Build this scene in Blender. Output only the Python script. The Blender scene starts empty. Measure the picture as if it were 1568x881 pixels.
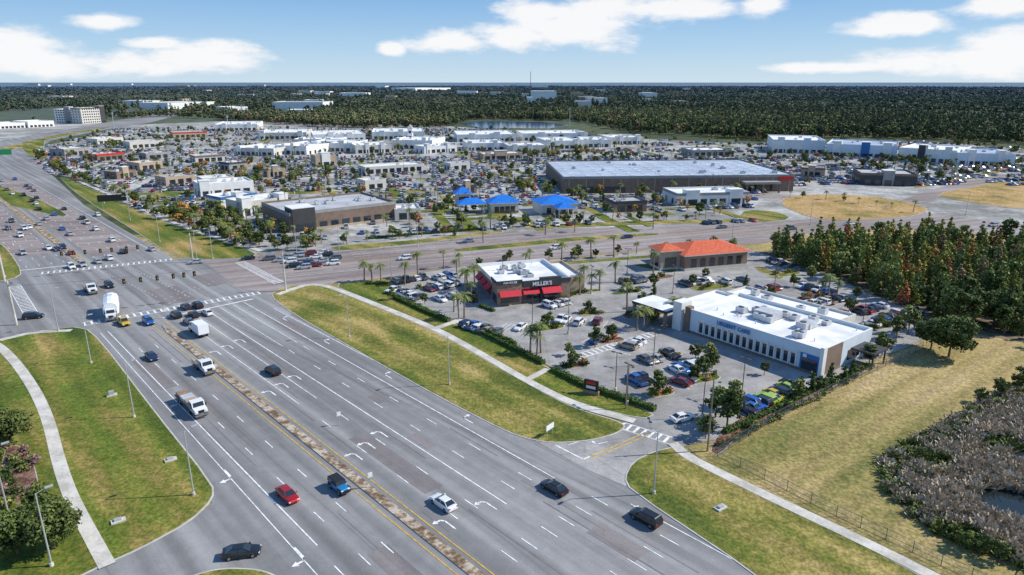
import bpy, math, random, time
import numpy as np
from mathutils import Vector, Matrix
random.seed(7); rng=np.random.default_rng(7)
scene=bpy.context.scene
# ---------------------------------------------------------------- site survey (photo digitised to metres on the ground)
H=58.0; F=1045.0; P=math.radians(16.75); sp,cp=math.sin(P),math.cos(P)
def S(u,v,z=0.0):
    x=(u-784)/F; y=(v-440.5)/F
    t=(H-z)/(sp+y*cp)
    return (x*t,(cp-y*sp)*t)
def SP(pts): return [S(*p) for p in pts]
def PX(X,Y,Z=0):
    d=Y*cp+(H-Z)*sp
    return (784+F*X/d, 440.5+F*((H-Z)*cp-Y*sp)/d)
dV=(-.678,.735); dl=math.hypot(*dV); dV=(dV[0]/dl,dV[1]/dl); nV=(dV[1],-dV[0])
def R(s,t): return (-2+dV[0]*s+nV[0]*t, 70+dV[1]*s+nV[1]*t)
A_UP=math.atan2(dV[1],dV[0]); A_DN=A_UP+math.pi
A_X=math.radians(21.9)   # cross street direction
# ---------------------------------------------------------------- materials
M={}
def new_mat(name):
    m=bpy.data.materials.new(name); m.use_nodes=True
    nt=m.node_tree; b=nt.nodes['Principled BSDF']
    return m,nt,b
def N(nt,typ,**kw):
    n=nt.nodes.new(typ)
    for k,v in kw.items(): setattr(n,k,v)
    return n
def simple(name,col,rough=.6,metal=0,coat=0,var=0.0,vscale=1.0,spec=.4):
    m,nt,b=new_mat(name)
    b.inputs['Base Color'].default_value=(*col,1); b.inputs['Roughness'].default_value=rough
    b.inputs['Metallic'].default_value=metal; b.inputs['Coat Weight'].default_value=coat
    b.inputs['Specular IOR Level'].default_value=spec
    if var>0:
        g=N(nt,'ShaderNodeNewGeometry'); no=N(nt,'ShaderNodeTexNoise'); no.inputs['Scale'].default_value=vscale; no.inputs['Detail'].default_value=4
        nt.links.new(g.outputs['Position'],no.inputs['Vector'])
        r=N(nt,'ShaderNodeMapRange'); r.inputs[1].default_value=.38; r.inputs[2].default_value=.62; r.inputs[3].default_value=1-var; r.inputs[4].default_value=1+var*.5
        nt.links.new(no.outputs[0],r.inputs[0])
        mx=N(nt,'ShaderNodeVectorMath',operation='SCALE'); mx.inputs[0].default_value=col
        nt.links.new(r.outputs[0],mx.inputs['Scale']); nt.links.new(mx.outputs[0],b.inputs['Base Color'])
    M[name]=m; return m
HAZE_TINT=(.12,.19,.27)
def add_haze_tint(nt,col_out,strength=.85,start=700,end=8000):  # distance haze painted into the base colour, stronger farther from the origin
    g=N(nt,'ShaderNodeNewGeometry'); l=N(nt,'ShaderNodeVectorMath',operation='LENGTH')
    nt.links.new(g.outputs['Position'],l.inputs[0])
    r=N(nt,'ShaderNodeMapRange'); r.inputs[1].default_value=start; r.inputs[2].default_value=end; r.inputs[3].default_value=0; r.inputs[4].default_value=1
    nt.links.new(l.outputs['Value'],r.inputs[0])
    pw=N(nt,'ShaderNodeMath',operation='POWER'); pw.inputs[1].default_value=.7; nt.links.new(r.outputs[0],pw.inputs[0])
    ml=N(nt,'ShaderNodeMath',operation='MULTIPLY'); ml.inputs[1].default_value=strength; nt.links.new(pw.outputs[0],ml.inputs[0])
    mx=N(nt,'ShaderNodeMix',data_type='RGBA'); mx.inputs[7].default_value=(*HAZE_TINT,1)
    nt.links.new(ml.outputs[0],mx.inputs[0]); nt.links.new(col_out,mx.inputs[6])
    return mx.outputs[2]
def ground_mat(name,stops,layers,rot=0.0,stretch=(1,1,1),fine=.15,bump=.3,bscale=3,rough=.9,haze=False,joints=None,spots=None):
    m,nt,b=new_mat(name); L=nt.links
    g=N(nt,'ShaderNodeNewGeometry')
    mp=N(nt,'ShaderNodeMapping'); mp.vector_type='POINT'; mp.inputs['Rotation'].default_value=(0,0,rot)
    L.new(g.outputs['Position'],mp.inputs[0])
    sc=N(nt,'ShaderNodeVectorMath',operation='MULTIPLY'); sc.inputs[1].default_value=stretch; L.new(mp.outputs[0],sc.inputs[0])
    acc=None
    tot=sum(w for _,w,_ in layers)
    for i,(s,w,d) in enumerate(layers):
        no=N(nt,'ShaderNodeTexNoise'); no.inputs['Scale'].default_value=s; no.inputs['Detail'].default_value=min(d,5)
        L.new(sc.outputs[0] if i==0 else g.outputs['Position'],no.inputs['Vector'])
        ml=N(nt,'ShaderNodeMath',operation='MULTIPLY'); ml.inputs[1].default_value=w/tot; L.new(no.outputs[0],ml.inputs[0])
        if acc is None: acc=ml.outputs[0]
        else:
            ad=N(nt,'ShaderNodeMath',operation='ADD'); L.new(acc,ad.inputs[0]); L.new(ml.outputs[0],ad.inputs[1]); acc=ad.outputs[0]
    cr=N(nt,'ShaderNodeValToRGB'); e=cr.color_ramp.elements
    while len(e)<len(stops): e.new(.5)
    for i,(p,c) in enumerate(stops): e[i].position=p; e[i].color=(*c,1)
    L.new(acc,cr.inputs[0])
    fn=N(nt,'ShaderNodeTexNoise'); fn.inputs['Scale'].default_value=bscale; fn.inputs['Detail'].default_value=3
    L.new(g.outputs['Position'],fn.inputs['Vector'])
    r=N(nt,'ShaderNodeMapRange'); r.inputs[1].default_value=.35; r.inputs[2].default_value=.65; r.inputs[3].default_value=1-fine; r.inputs[4].default_value=1+fine
    L.new(fn.outputs[0],r.inputs[0])
    mx=N(nt,'ShaderNodeVectorMath',operation='SCALE'); L.new(cr.outputs[0],mx.inputs[0]); L.new(r.outputs[0],mx.inputs['Scale'])
    out=mx.outputs[0]
    if joints:
        vo=N(nt,'ShaderNodeTexVoronoi',feature='DISTANCE_TO_EDGE'); vo.inputs['Scale'].default_value=joints[0]
        L.new(sc.outputs[0],vo.inputs['Vector'])
        rr=N(nt,'ShaderNodeMapRange'); rr.inputs[1].default_value=0; rr.inputs[2].default_value=joints[1]; rr.inputs[3].default_value=joints[2]; rr.inputs[4].default_value=1
        L.new(vo.outputs['Distance'],rr.inputs[0])
        m2=N(nt,'ShaderNodeVectorMath',operation='SCALE'); L.new(out,m2.inputs[0]); L.new(rr.outputs[0],m2.inputs['Scale']); out=m2.outputs[0]
    if spots:   # wear / mowing bands (across-direction coordinate, wobbled by the noise)
        sx_=N(nt,'ShaderNodeSeparateXYZ'); L.new(mp.outputs[0],sx_.inputs[0])
        sn=N(nt,'ShaderNodeMath',operation='MULTIPLY'); sn.inputs[1].default_value=2*math.pi/spots[0]; L.new(sx_.outputs[1],sn.inputs[0])
        wb=N(nt,'ShaderNodeMath',operation='MULTIPLY'); wb.inputs[1].default_value=spots[2] if len(spots)>2 else 3.0; L.new(acc,wb.inputs[0])
        sa=N(nt,'ShaderNodeMath',operation='ADD'); L.new(sn.outputs[0],sa.inputs[0]); L.new(wb.outputs[0],sa.inputs[1])
        s2=N(nt,'ShaderNodeMath',operation='SINE'); L.new(sa.outputs[0],s2.inputs[0])
        rr=N(nt,'ShaderNodeMapRange'); rr.inputs[1].default_value=-1; rr.inputs[2].default_value=1; rr.inputs[3].default_value=1-spots[1]; rr.inputs[4].default_value=1+spots[1]*.6; L.new(s2.outputs[0],rr.inputs[0])
        m2=N(nt,'ShaderNodeVectorMath',operation='SCALE'); L.new(out,m2.inputs[0]); L.new(rr.outputs[0],m2.inputs['Scale']); out=m2.outputs[0]
    if haze: out=add_haze_tint(nt,out)
    L.new(out,b.inputs['Base Color']); b.inputs['Roughness'].default_value=rough; b.inputs['Specular IOR Level'].default_value=.2
    if bump>0:
        bp=N(nt,'ShaderNodeBump'); bp.inputs['Strength'].default_value=bump; bp.inputs['Distance'].default_value=.2
        L.new(fn.outputs[0],bp.inputs['Height']); L.new(bp.outputs[0],b.inputs['Normal'])
    M[name]=m; return m
rotd=-A_UP
ground_mat('asphalt',[(.40,(.185,.18,.175)),(.5,(.25,.245,.24)),(.6,(.34,.335,.325))],[(.35,1.2,6),(.015,.9,4),(.5,.3,5)],rot=rotd,stretch=(.03,1,1),fine=.07,bump=.04,bscale=6,joints=(.035,.005,.8),spots=(3.6,.08,1.0))
ground_mat('asphalt_brown',[(.40,(.21,.172,.158)),(.5,(.29,.242,.222)),(.6,(.38,.33,.31))],[(.3,1,6),(.02,.7,4),(.5,.3,5)],rot=-A_X,stretch=(.04,1,1),fine=.08,bump=.04,bscale=5,joints=(.03,.005,.82))
ground_mat('asphalt_patch',[(.40,(.19,.172,.165)),(.6,(.27,.24,.228))],[(.3,1,6),(.5,.3,5)],rot=rotd,stretch=(.04,1,1),fine=.1,bump=.04,bscale=5)
ground_mat('parking_asphalt',[(.40,(.24,.23,.215)),(.5,(.33,.315,.295)),(.6,(.43,.41,.385))],[(.06,1,5),(.25,.8,6),(1.2,.3,4)],fine=.1,bump=.04,bscale=4,joints=(.05,.01,.82))
ground_mat('commercial_ground',[(.40,(.22,.215,.19)),(.5,(.33,.32,.295)),(.6,(.48,.465,.43))],[(.02,1,6),(.08,.8,5)],fine=.2,bump=0,bscale=.4)
ground_mat('concrete',[(.40,(.46,.43,.37)),(.5,(.58,.54,.47)),(.6,(.68,.64,.57))],[(.3,1,5),(2,.5,4)],fine=.08,bump=.03,bscale=8)
ground_mat('median_concrete',[(.42,(.15,.10,.06)),(.5,(.32,.235,.155)),(.57,(.52,.45,.36))],[(.5,1,6),(1.6,.8,4)],fine=.2,bump=.05,bscale=8)
ground_mat('verge_grass',[(.40,(.07,.10,.018)),(.455,(.125,.145,.024)),(.51,(.23,.205,.048)),(.58,(.40,.30,.11))],[(.12,1,7),(.035,1.1,6),(.8,.5,6)],rot=rotd,stretch=(.3,1.5,1),fine=.3,bump=.7,bscale=2.2,spots=(8.0,.13,5))
ground_mat('verge_grass_lush',[(.40,(.062,.10,.014)),(.475,(.12,.155,.02)),(.53,(.21,.195,.04)),(.60,(.40,.27,.10))],[(.1,1,7),(.035,1.0,6),(.8,.5,6)],rot=rotd,stretch=(.2,1.7,1),fine=.3,bump=.7,bscale=2.2,spots=(6.0,.15,5))
ground_mat('field_grass',[(.40,(.16,.165,.045)),(.455,(.27,.225,.075)),(.52,(.40,.30,.125)),(.60,(.56,.42,.23))],[(.06,1,7),(.018,1.0,6),(.7,.5,6)],rot=math.radians(-38),stretch=(.22,2.0,1),fine=.28,bump=.7,bscale=1.8,spots=(5.0,.12,7))
ground_mat('dry_field',[(.40,(.20,.17,.05)),(.5,(.42,.27,.10)),(.60,(.50,.34,.16))],[(.03,1,7),(.1,.8,6)],fine=.25,bump=.3,bscale=.8)
ground_mat('mulch',[(.40,(.10,.05,.035)),(.5,(.20,.11,.075)),(.6,(.30,.19,.14))],[(.5,1,6),(2,.5,4)],fine=.3,bump=.5,bscale=5)
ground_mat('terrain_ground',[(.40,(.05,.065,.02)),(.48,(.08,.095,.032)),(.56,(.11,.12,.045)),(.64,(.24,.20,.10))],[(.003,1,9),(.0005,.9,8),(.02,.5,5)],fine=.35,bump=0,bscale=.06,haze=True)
ground_mat('marsh_ground',[(.40,(.08,.07,.03)),(.5,(.17,.135,.08)),(.6,(.28,.22,.15))],[(.15,1,7),(.5,.5,5)],fine=.3,bump=.6,bscale=2)
simple('road_paint',(.82,.82,.80),.7,var=.25,vscale=1.2); simple('yellow_paint',(.66,.42,.06),.7,var=.25,vscale=1.2)
simple('kerb',(.52,.49,.44),.85,var=.15,vscale=.6)
simple('water',(.02,.028,.03),.06); simple('lake_water',(.05,.09,.15),.15)
simple('white_wall',(.80,.79,.76),.7,var=.08,vscale=.3); simple('offwhite_wall',(.64,.61,.55),.8,var=.08,vscale=.3)
simple('white_roof',(.82,.82,.80),.75,var=.18,vscale=.16); simple('grey_roof',(.47,.48,.49),.8,var=.15,vscale=.12)
simple('bluegrey_roof',(.44,.50,.58),.6,var=.18,vscale=.05); simple('tan_wall',(.46,.36,.26),.8,var=.1,vscale=.4)
simple('brown_wall',(.23,.165,.125),.8,var=.15,vscale=.5); simple('brick_wall',(.32,.22,.16),.85,var=.2,vscale=1.5)
simple('dark_wall',(.06,.06,.062),.6,var=.1,vscale=.6); simple('grey_wall',(.33,.32,.31),.8,var=.1,vscale=.4)
simple('red_awning',(.58,.02,.04),.6,var=.1,vscale=2); simple('red_sign',(.60,.025,.02),.5); simple('blue_roof',(.02,.19,.66),.45,var=.15,vscale=.6)
simple('blue_trim',(.03,.16,.40),.5); simple('pale_blue_wall',(.66,.73,.79),.7,var=.05,vscale=.4)
simple('glass',(.025,.035,.045),.08,spec=.8); simple('metal_unit',(.55,.56,.57),.5,metal=.1,var=.15,vscale=1); simple('metal_dark',(.10,.10,.10),.5)
simple('galv',(.50,.51,.51),.45,metal=.3); simple('bronze',(.11,.085,.065),.5); simple('wood_pole',(.26,.20,.15),.8)
simple('tire',(.02,.02,.02),.8); simple('rim',(.4,.4,.4),.3,metal=.8); simple('tail_light',(.4,.01,.01),.3); simple('head_light',(.8,.8,.8),.15)
simple('sign_green',(.01,.2,.08),.5); simple('sign_black',(.02,.02,.02),.5); simple('sign_white',(.8,.8,.8),.5); simple('signal_yellow',(.5,.32,.02),.5)
simple('bark',(.18,.135,.095),.9,var=.2,vscale=3); simple('palm_bark',(.28,.22,.16),.9,var=.2,vscale=4)
simple('black_trim',(.02,.02,.022),.4); simple('tarp_white',(.8,.81,.83),.5)
def tile_mat():
    m,nt,b=new_mat('tile_roof'); L=nt.links
    tc=N(nt,'ShaderNodeTexCoord'); w=N(nt,'ShaderNodeTexWave'); w.inputs['Scale'].default_value=3.0; w.inputs['Distortion'].default_value=.4
    L.new(tc.outputs['Object'],w.inputs[0]); no=N(nt,'ShaderNodeTexNoise'); no.inputs['Scale'].default_value=2; L.new(tc.outputs['Object'],no.inputs['Vector'])
    cr=N(nt,'ShaderNodeValToRGB'); cr.color_ramp.elements[0].position=.35; cr.color_ramp.elements[0].color=(.48,.075,.03,1); cr.color_ramp.elements[1].position=.65; cr.color_ramp.elements[1].color=(.74,.17,.07,1)
    L.new(no.outputs[0],cr.inputs[0]); L.new(cr.outputs[0],b.inputs['Base Color']); b.inputs['Roughness'].default_value=.8
    bp=N(nt,'ShaderNodeBump'); bp.inputs['Strength'].default_value=.5; L.new(w.outputs[0],bp.inputs['Height']); L.new(bp.outputs[0],b.inputs['Normal'])
    M['tile_roof']=m
tile_mat()
def foliage_mat(name,c0,c1):
    m,nt,b=new_mat(name); L=nt.links
    oi=N(nt,'ShaderNodeObjectInfo'); at=N(nt,'ShaderNodeAttribute'); at.attribute_name='tint'
    mx=N(nt,'ShaderNodeMix',data_type='RGBA'); mx.inputs[6].default_value=(*c0,1); mx.inputs[7].default_value=(*c1,1)
    L.new(oi.outputs['Random'],mx.inputs[0])
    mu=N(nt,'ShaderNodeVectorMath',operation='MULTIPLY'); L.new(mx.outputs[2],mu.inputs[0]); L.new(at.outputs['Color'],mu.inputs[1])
    out=add_haze_tint(nt,mu.outputs[0])
    L.new(out,b.inputs['Base Color']); b.inputs['Roughness'].default_value=.7; b.inputs['Specular IOR Level'].default_value=.2
    M[name]=m
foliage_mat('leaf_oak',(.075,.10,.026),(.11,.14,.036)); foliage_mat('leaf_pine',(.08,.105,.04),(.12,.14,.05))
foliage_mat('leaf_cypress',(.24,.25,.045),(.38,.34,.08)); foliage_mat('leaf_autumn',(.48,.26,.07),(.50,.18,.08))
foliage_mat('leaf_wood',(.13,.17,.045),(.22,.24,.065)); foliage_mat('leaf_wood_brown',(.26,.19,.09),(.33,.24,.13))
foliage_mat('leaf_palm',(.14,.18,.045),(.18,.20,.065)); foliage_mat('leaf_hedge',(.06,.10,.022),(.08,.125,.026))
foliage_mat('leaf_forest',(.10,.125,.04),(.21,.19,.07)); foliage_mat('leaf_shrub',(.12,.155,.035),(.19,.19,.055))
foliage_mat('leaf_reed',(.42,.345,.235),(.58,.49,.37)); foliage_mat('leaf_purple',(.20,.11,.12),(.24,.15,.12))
# ---------------------------------------------------------------- mesh builder
class MB:
    def __init__(s): s.v=[]; s.f=[]; s.m=[]; s.mats=[]
    def mi(s,mat):
        if mat not in s.mats: s.mats.append(mat)
        return s.mats.index(mat)
    def face(s,pts,mat):
        b=len(s.v); s.v+= [tuple(p) for p in pts]; s.f.append(tuple(range(b,b+len(pts)))); s.m.append(s.mi(mat))
    def prism(s,poly,z0,z1,mat,top=None,bottom=False):
        n=len(poly); a=sum(poly[i][0]*poly[(i+1)%n][1]-poly[(i+1)%n][0]*poly[i][1] for i in range(n))
        if a<0: poly=poly[::-1]
        s.face([(p[0],p[1],z1) for p in poly],top or mat)
        for i in range(n):
            p,q=poly[i],poly[(i+1)%n]
            s.face([(p[0],p[1],z0),(q[0],q[1],z0),(q[0],q[1],z1),(p[0],p[1],z1)],mat)
        if bottom: s.face([(p[0],p[1],z0) for p in poly[::-1]],mat)
    def box(s,x0,x1,y0,y1,z0,z1,mat,top=None): s.prism([(x0,y0),(x1,y0),(x1,y1),(x0,y1)],z0,z1,mat,top,True)
    def obox(s,c,ang,lx,ly,z0,z1,mat,top=None):
        ca,sa=math.cos(ang),math.sin(ang)
        pts=[(c[0]+x*ca-y*sa,c[1]+x*sa+y*ca) for x,y in [(-lx/2,-ly/2),(lx/2,-ly/2),(lx/2,ly/2),(-lx/2,ly/2)]]
        s.prism(pts,z0,z1,mat,top,True)
    def cyl(s,p0,p1,r0,r1,mat,n=8,cap=True):
        p0,p1=Vector(p0),Vector(p1); ax=(p1-p0).normalized(); a=ax.orthogonal().normalized(); b=ax.cross(a)
        A=[p0+(a*math.cos(2*math.pi*i/n)+b*math.sin(2*math.pi*i/n))*r0 for i in range(n)]
        B=[p1+(a*math.cos(2*math.pi*i/n)+b*math.sin(2*math.pi*i/n))*r1 for i in range(n)]
        for i in range(n):
            j=(i+1)%n; s.face([A[i],A[j],B[j],B[i]],mat)
        if cap: s.face(B,mat); s.face(A[::-1],mat)
    def loft(s,rings,mat,cap=True):
        for A,B in zip(rings[:-1],rings[1:]):
            n=len(A)
            for i in range(n):
                j=(i+1)%n; s.face([A[i],A[j],B[j],B[i]],mat)
        if cap: s.face(rings[0][::-1],mat); s.face(rings[-1],mat)
    def mesh(s,name):
        me=bpy.data.meshes.new(name); me.from_pydata(s.v,[],s.f)
        for m in s.mats: me.materials.append(M[m])
        me.polygons.foreach_set('material_index',s.m); me.update(); return me
    def obj(s,name,parent=None): return link(name,s.mesh(name),parent)
def link(name,me,parent=None,loc=None,rz=0,sc=None):
    o=bpy.data.objects.new(name,me); scene.collection.objects.link(o)
    if parent: o.parent=parent
    if loc: o.location=loc
    if rz: o.rotation_euler=(0,0,rz)
    if sc: o.scale=(sc,sc,sc) if not isinstance(sc,tuple) else sc
    return o
def empty(name,loc,rz=0):
    o=bpy.data.objects.new(name,None); o.empty_display_size=1; scene.collection.objects.link(o); o.location=loc; o.rotation_euler=(0,0,rz); return o
def chaikin(p,n=2,closed=True):
    for _ in range(n):
        q=[]; L=len(p)
        rg=range(L) if closed else range(L-1)
        if not closed: q.append(p[0])
        for i in rg:
            a,b=p[i],p[(i+1)%L]
            q.append((a[0]*.78+b[0]*.22,a[1]*.78+b[1]*.22)); q.append((a[0]*.22+b[0]*.78,a[1]*.22+b[1]*.78))
        if not closed: q.append(p[-1])
        p=q
    return p
def area(poly):
    n=len(poly); return sum(poly[i][0]*poly[(i+1)%n][1]-poly[(i+1)%n][0]*poly[i][1] for i in range(n))/2
def inset(poly,d):
    n=len(poly)
    if area(poly)<0: poly=poly[::-1]
    out=[]
    for i in range(n):
        p0,p1,p2=Vector(poly[i-1]),Vector(poly[i]),Vector(poly[(i+1)%n])
        e1=(p1-p0); e2=(p2-p1)
        if e1.length<1e-6 or e2.length<1e-6: out.append(poly[i]); continue
        e1.normalize(); e2.normalize()
        n1=Vector((-e1.y,e1.x)); n2=Vector((-e2.y,e2.x)); b=n1+n2
        if b.length<.3: b=n1
        else: b=b/b.length; b=b/max(.5,b.dot(n1))
        q=p1+b*d; out.append((q.x,q.y))
    return out
def flat(name,poly,z,mat):
    mb=MB()
    if area(poly)<0: poly=poly[::-1]
    mb.face([(p[0],p[1],z) for p in poly],mat); return mb.obj(name)
VC=[0]
def verge(name,poly,mat,smooth=2,h=.13,kw=.25):
    if smooth: poly=chaikin(poly,smooth)
    VC[0]+=1; h=h+(VC[0]%9)*.0011
    mb=MB(); mb.prism(poly,0.0,h,'kerb'); q=inset(poly,kw)
    if area(q)<0: q=q[::-1]
    mb.face([(p[0],p[1],h+.02) for p in q],mat); return mb.obj(name)
def ribbon(mb,pts,w,z,mat,z0=None):
    L=[];Rr=[]
    for i,p in enumerate(pts):
        a=Vector(pts[max(0,i-1)]); b=Vector(pts[min(len(pts)-1,i+1)]); t=(b-a).normalized(); nn=Vector((-t.y,t.x))
        L.append((p[0]+nn.x*w/2,p[1]+nn.y*w/2)); Rr.append((p[0]-nn.x*w/2,p[1]-nn.y*w/2))
    for i in range(len(pts)-1):
        mb.face([(*Rr[i],z),(*Rr[i+1],z),(*L[i+1],z),(*L[i],z)],mat)
        if z0 is not None:
            mb.face([(*Rr[i],z0),(*Rr[i+1],z0),(*Rr[i+1],z),(*Rr[i],z)],mat); mb.face([(*L[i],z0),(*L[i],z),(*L[i+1],z),(*L[i+1],z0)],mat)
def inpoly(p,poly):
    x,y=p; c=False; n=len(poly); j=n-1
    for i in range(n):
        xi,yi=poly[i]; xj,yj=poly[j]
        if (yi>y)!=(yj>y) and x<(xj-xi)*(y-yi)/(yj-yi)+xi: c=not c
        j=i
    return c
# ---------------------------------------------------------------- terrain
g=[-90000,-30000,-9000,-3000,-1500,-800,-400,-200,0,200,400,800,1500,3000,9000,30000,90000]
mb=MB()
for i in range(len(g)-1):
    for j in range(len(g)-1): mb.face([(g[i],g[j],0),(g[i+1],g[j],0),(g[i+1],g[j+1],0),(g[i],g[j+1],0)],'terrain_ground')
mb.obj('terrain')
flat('grass_ground',SP([(-900,1300),(2600,1300),(2300,500),(1568,345),(1100,345),(500,385),(-500,300)]),.012,'field_grass')
comm=SP([(-160,232),(60,226),(200,192),(330,186),(660,192),(960,212),(1180,222),(1400,216),(1568,228),(1900,240),(2100,330),(1568,356),(1340,350),(1100,345),(700,362),(400,392),(240,338),(130,275)])
flat('commercial_ground',comm,.025,'commercial_ground')
flat('store_ground',SP([(-500,300),(-200,215),(0,190),(120,186),(180,190),(60,212),(-60,238),(-200,280)]),.02,'commercial_ground')
# ---------------------------------------------------------------- roads
main=[R(-60,-22),R(140,-18),R(165,-40),R(215,-60),R(222,-22),R(480,-24)]+SP([(-110,252),(-50,232),(0,216),(100,199),(200,181),(262,170),(285,174),(230,188),(150,201),(78,216),(52,233),(58,250),(85,273),(130,315),(190,352),(268,397)])+[R(165,60),R(128,32)]+[R(20,32),R(-2,29),R(-60,28)]
flat('main_road',main,.05,'asphalt')
flat('main_road_far_lanes',[R(215,3),R(290,2),R(470,2),R(470,20),R(290,19),R(215,19)],.058,'asphalt_brown')
flat('main_road_far_lanes',[R(232,-19),R(460,-19),R(460,-6),R(232,-6)],.058,'asphalt_brown')
crossr=SP([(310,398),(405,392),(520,380),(700,361),(880,350),(1100,343),(1240,336),(1340,322),(1420,292),(1500,274),(1640,248),(1700,254),(1568,266),(1470,290),(1400,318),(1440,335),(1568,350),(1800,372),(1800,385),(1568,362),(1380,350),(1240,358),(1160,374),(1000,384),(900,392),(700,409),(560,430),(490,436),(420,452),(360,440)])
flat('cross_road',crossr,.062,'asphalt_brown')
flat('side_road_left',SP([(160,500),(40,512),(0,522),(-150,560),(-300,470),(0,432),(40,428),(120,425)]),.056,'asphalt')
flat('side_road_north',SP([(1150,296),(1290,306),(1440,330),(1568,344),(1568,352),(1430,338),(1280,313),(1150,302)]),.066,'asphalt_brown')
flat('side_street',SP([(330,720),(326,770),(290,800),(200,840),(100,900),(-200,1060),(100,1200),(320,980),(460,890),(560,900),(430,760)]),.054,'asphalt')
flat('entrance_driveway',SP([(820,676),(905,665),(960,645),(990,632),(1020,628),(1060,675),(1040,690),(975,715),(958,745),(900,720)]),.068,'parking_asphalt')
lot=SP([(598,428),(700,409),(900,394),(1000,386),(1140,380),(1235,410),(1300,436),(1400,478),(1418,520),(1330,556),(1250,590),(1180,628),(1108,672),(1050,682),(985,664),(1010,632),(905,592),(840,560),(760,520),(690,492),(650,470),(600,450)])
flat('parking_lot',lot,.074,'parking_asphalt')
# ---------------------------------------------------------------- grass verges
verge('grass_verge',SP([(408,458),(430,440),(488,435),(560,464),(667,507),(808,589),(880,626),(962,650),(948,664),(905,676),(845,680),(802,672),(760,655),(640,592)]),'verge_grass')
verge('grass_verge',SP([(505,436),(570,431),(600,432),(604,455),(650,476),(690,495),(760,523),(840,564),(905,596),(1006,634),(985,644),(880,617),(808,581),(725,533),(667,501),(560,458)]),'verge_grass_lush',1)
verge('grass_verge',SP([(1000,692),(1036,684),(1078,718),(1200,777),(1300,824),(1425,890),(1900,1150),(1500,1150),(1165,886),(965,752),(955,732),(968,708)]),'verge_grass',1)
verge('grass_field',SP([(1046,680),(1100,682),(1250,606),(1410,538),(1470,518),(1568,540),(1800,600),(2200,900),(1900,1140),(1430,878),(1210,770),(1083,712)]),'field_grass',1,h=.1,kw=.05)
verge('grass_verge',SP([(-300,560),(-80,540),(10,518),(60,507),(128,500),(155,522),(240,633),(327,742),(328,764),(292,800),(215,842),(160,866),(80,905),(-300,1100)]),'verge_grass_lush',1)
verge('grass_island',SP([(285,884),(340,870),(400,872),(440,890),(420,960),(300,980),(240,920)]),'verge_grass_lush')
verge('grass_verge',SP([(88,268),(165,300),(240,336),(330,366),(396,388),(382,396),(300,398),(262,391),(205,353),(150,319),(110,291)]),'verge_grass_lush',1)
verge('grass_island',SP([(-90,268),(0,284),(60,306),(106,329),(96,333),(40,321),(-90,292)]),'verge_grass_lush',1)
verge('grass_verge',SP([(-150,360),(0,372),(16,386),(36,418),(22,428),(-60,440),(-200,430)]),'verge_grass_lush',1)
verge('grass_median',SP([(690,382),(800,371),(900,362),(1010,357),(1010,361),(900,368),(800,378),(700,387)]),'verge_grass',1)
verge('grass_verge',SP([(30,222),(70,213),(66,232),(78,248),(60,246),(40,236)]),'verge_grass_lush',1)
verge('grass_median',SP([(-110,258),(-40,240),(20,222),(90,206),(170,194),(170,196),(90,210),(26,227),(-30,247),(-110,268)]),'verge_grass',1)
verge('grass_verge',SP([(500,378),(640,368),(770,352),(770,357),(640,374),(520,386)]),'verge_grass',1)
verge('grass_verge',SP([(800,346),(1000,338),(1130,336),(1130,342),(1000,344),(810,352)]),'verge_grass',1)
verge('dry_field',SP([(1195,306),(1215,300),(1260,298),(1330,300),(1400,312),(1425,322),(1400,331),(1370,334),(1290,339),(1240,334),(1200,318)]),'dry_field',1)
verge('dry_field',SP([(1425,299),(1500,284),(1568,268),(1750,262),(1800,330),(1568,322),(1480,310)]),'dry_field',1)
verge('grass_verge',SP([(1140,322),(1190,324),(1215,336),(1160,342),(1130,334)]),'verge_grass_lush',1)
verge('grass_verge',SP([(1400,290),(1480,277),(1560,258),(1620,250),(1560,254),(1480,270),(1400,282)]),'verge_grass',1)
verge('grass_verge',SP([(700,415),(905,398),(1010,390),(1130,384),(1135,388),(1010,395),(905,403),(705,420)]),'verge_grass',1)
verge('grass_verge',SP([(1150,410),(1165,408),(1205,425),(1190,430)]),'verge_grass_lush',1)
verge('grass_verge',SP([(960,405),(1030,405),(1040,420),(990,412)]),'verge_grass_lush',1)
mb=MB()
ribbon(mb,chaikin(SP([(425,452),(470,436),(500,438),(560,461),(667,504),(725,536),(808,585),(880,621),(972,646)]),2,False),1.9,.19,'concrete',.0)
ribbon(mb,chaikin(SP([(667,504),(690,496),(706,490)]),1,False),1.8,.2,'concrete',.0)
ribbon(mb,chaikin(SP([(808,582),(828,572),(838,566)]),1,False),1.5,.2,'concrete',.0)
mb.obj('sidewalk')
mb=MB(); ribbon(mb,chaikin(SP([(1030,680),(1052,700),(1083,716),(1200,773),(1300,820),(1430,884),(1900,1140)]),2,False),1.9,.19,'concrete',.0); mb.obj('sidewalk')
mb=MB()
ribbon(mb,chaikin(SP([(-60,500),(0,530),(28,560),(55,600),(75,645),(92,715),(112,770),(165,868)]),2,False),1.9,.19,'concrete',.0)
ribbon(mb,chaikin(SP([(0,522),(50,510),(110,507)]),1,False),1.6,.195,'concrete',.0)
mb.obj('sidewalk')
mb=MB(); ribbon(mb,chaikin(SP([(120,278),(165,297),(245,334),(330,364),(400,385)]),2,False),2.2,.19,'concrete',.0); mb.obj('sidewalk')
mb=MB(); mb.prism([R(-60,-2.4),R(118,-2.4),R(124,-1.6),R(118,-.9),R(-60,-.9)],0.05,.17,'kerb','median_concrete'); mb.obj('median_strip')
mb=MB(); mb.prism([R(210,-2.6),R(470,-4),R(470,-2),R(210,-.6)],0.05,.17,'kerb','median_concrete'); mb.obj('median_strip')
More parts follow.
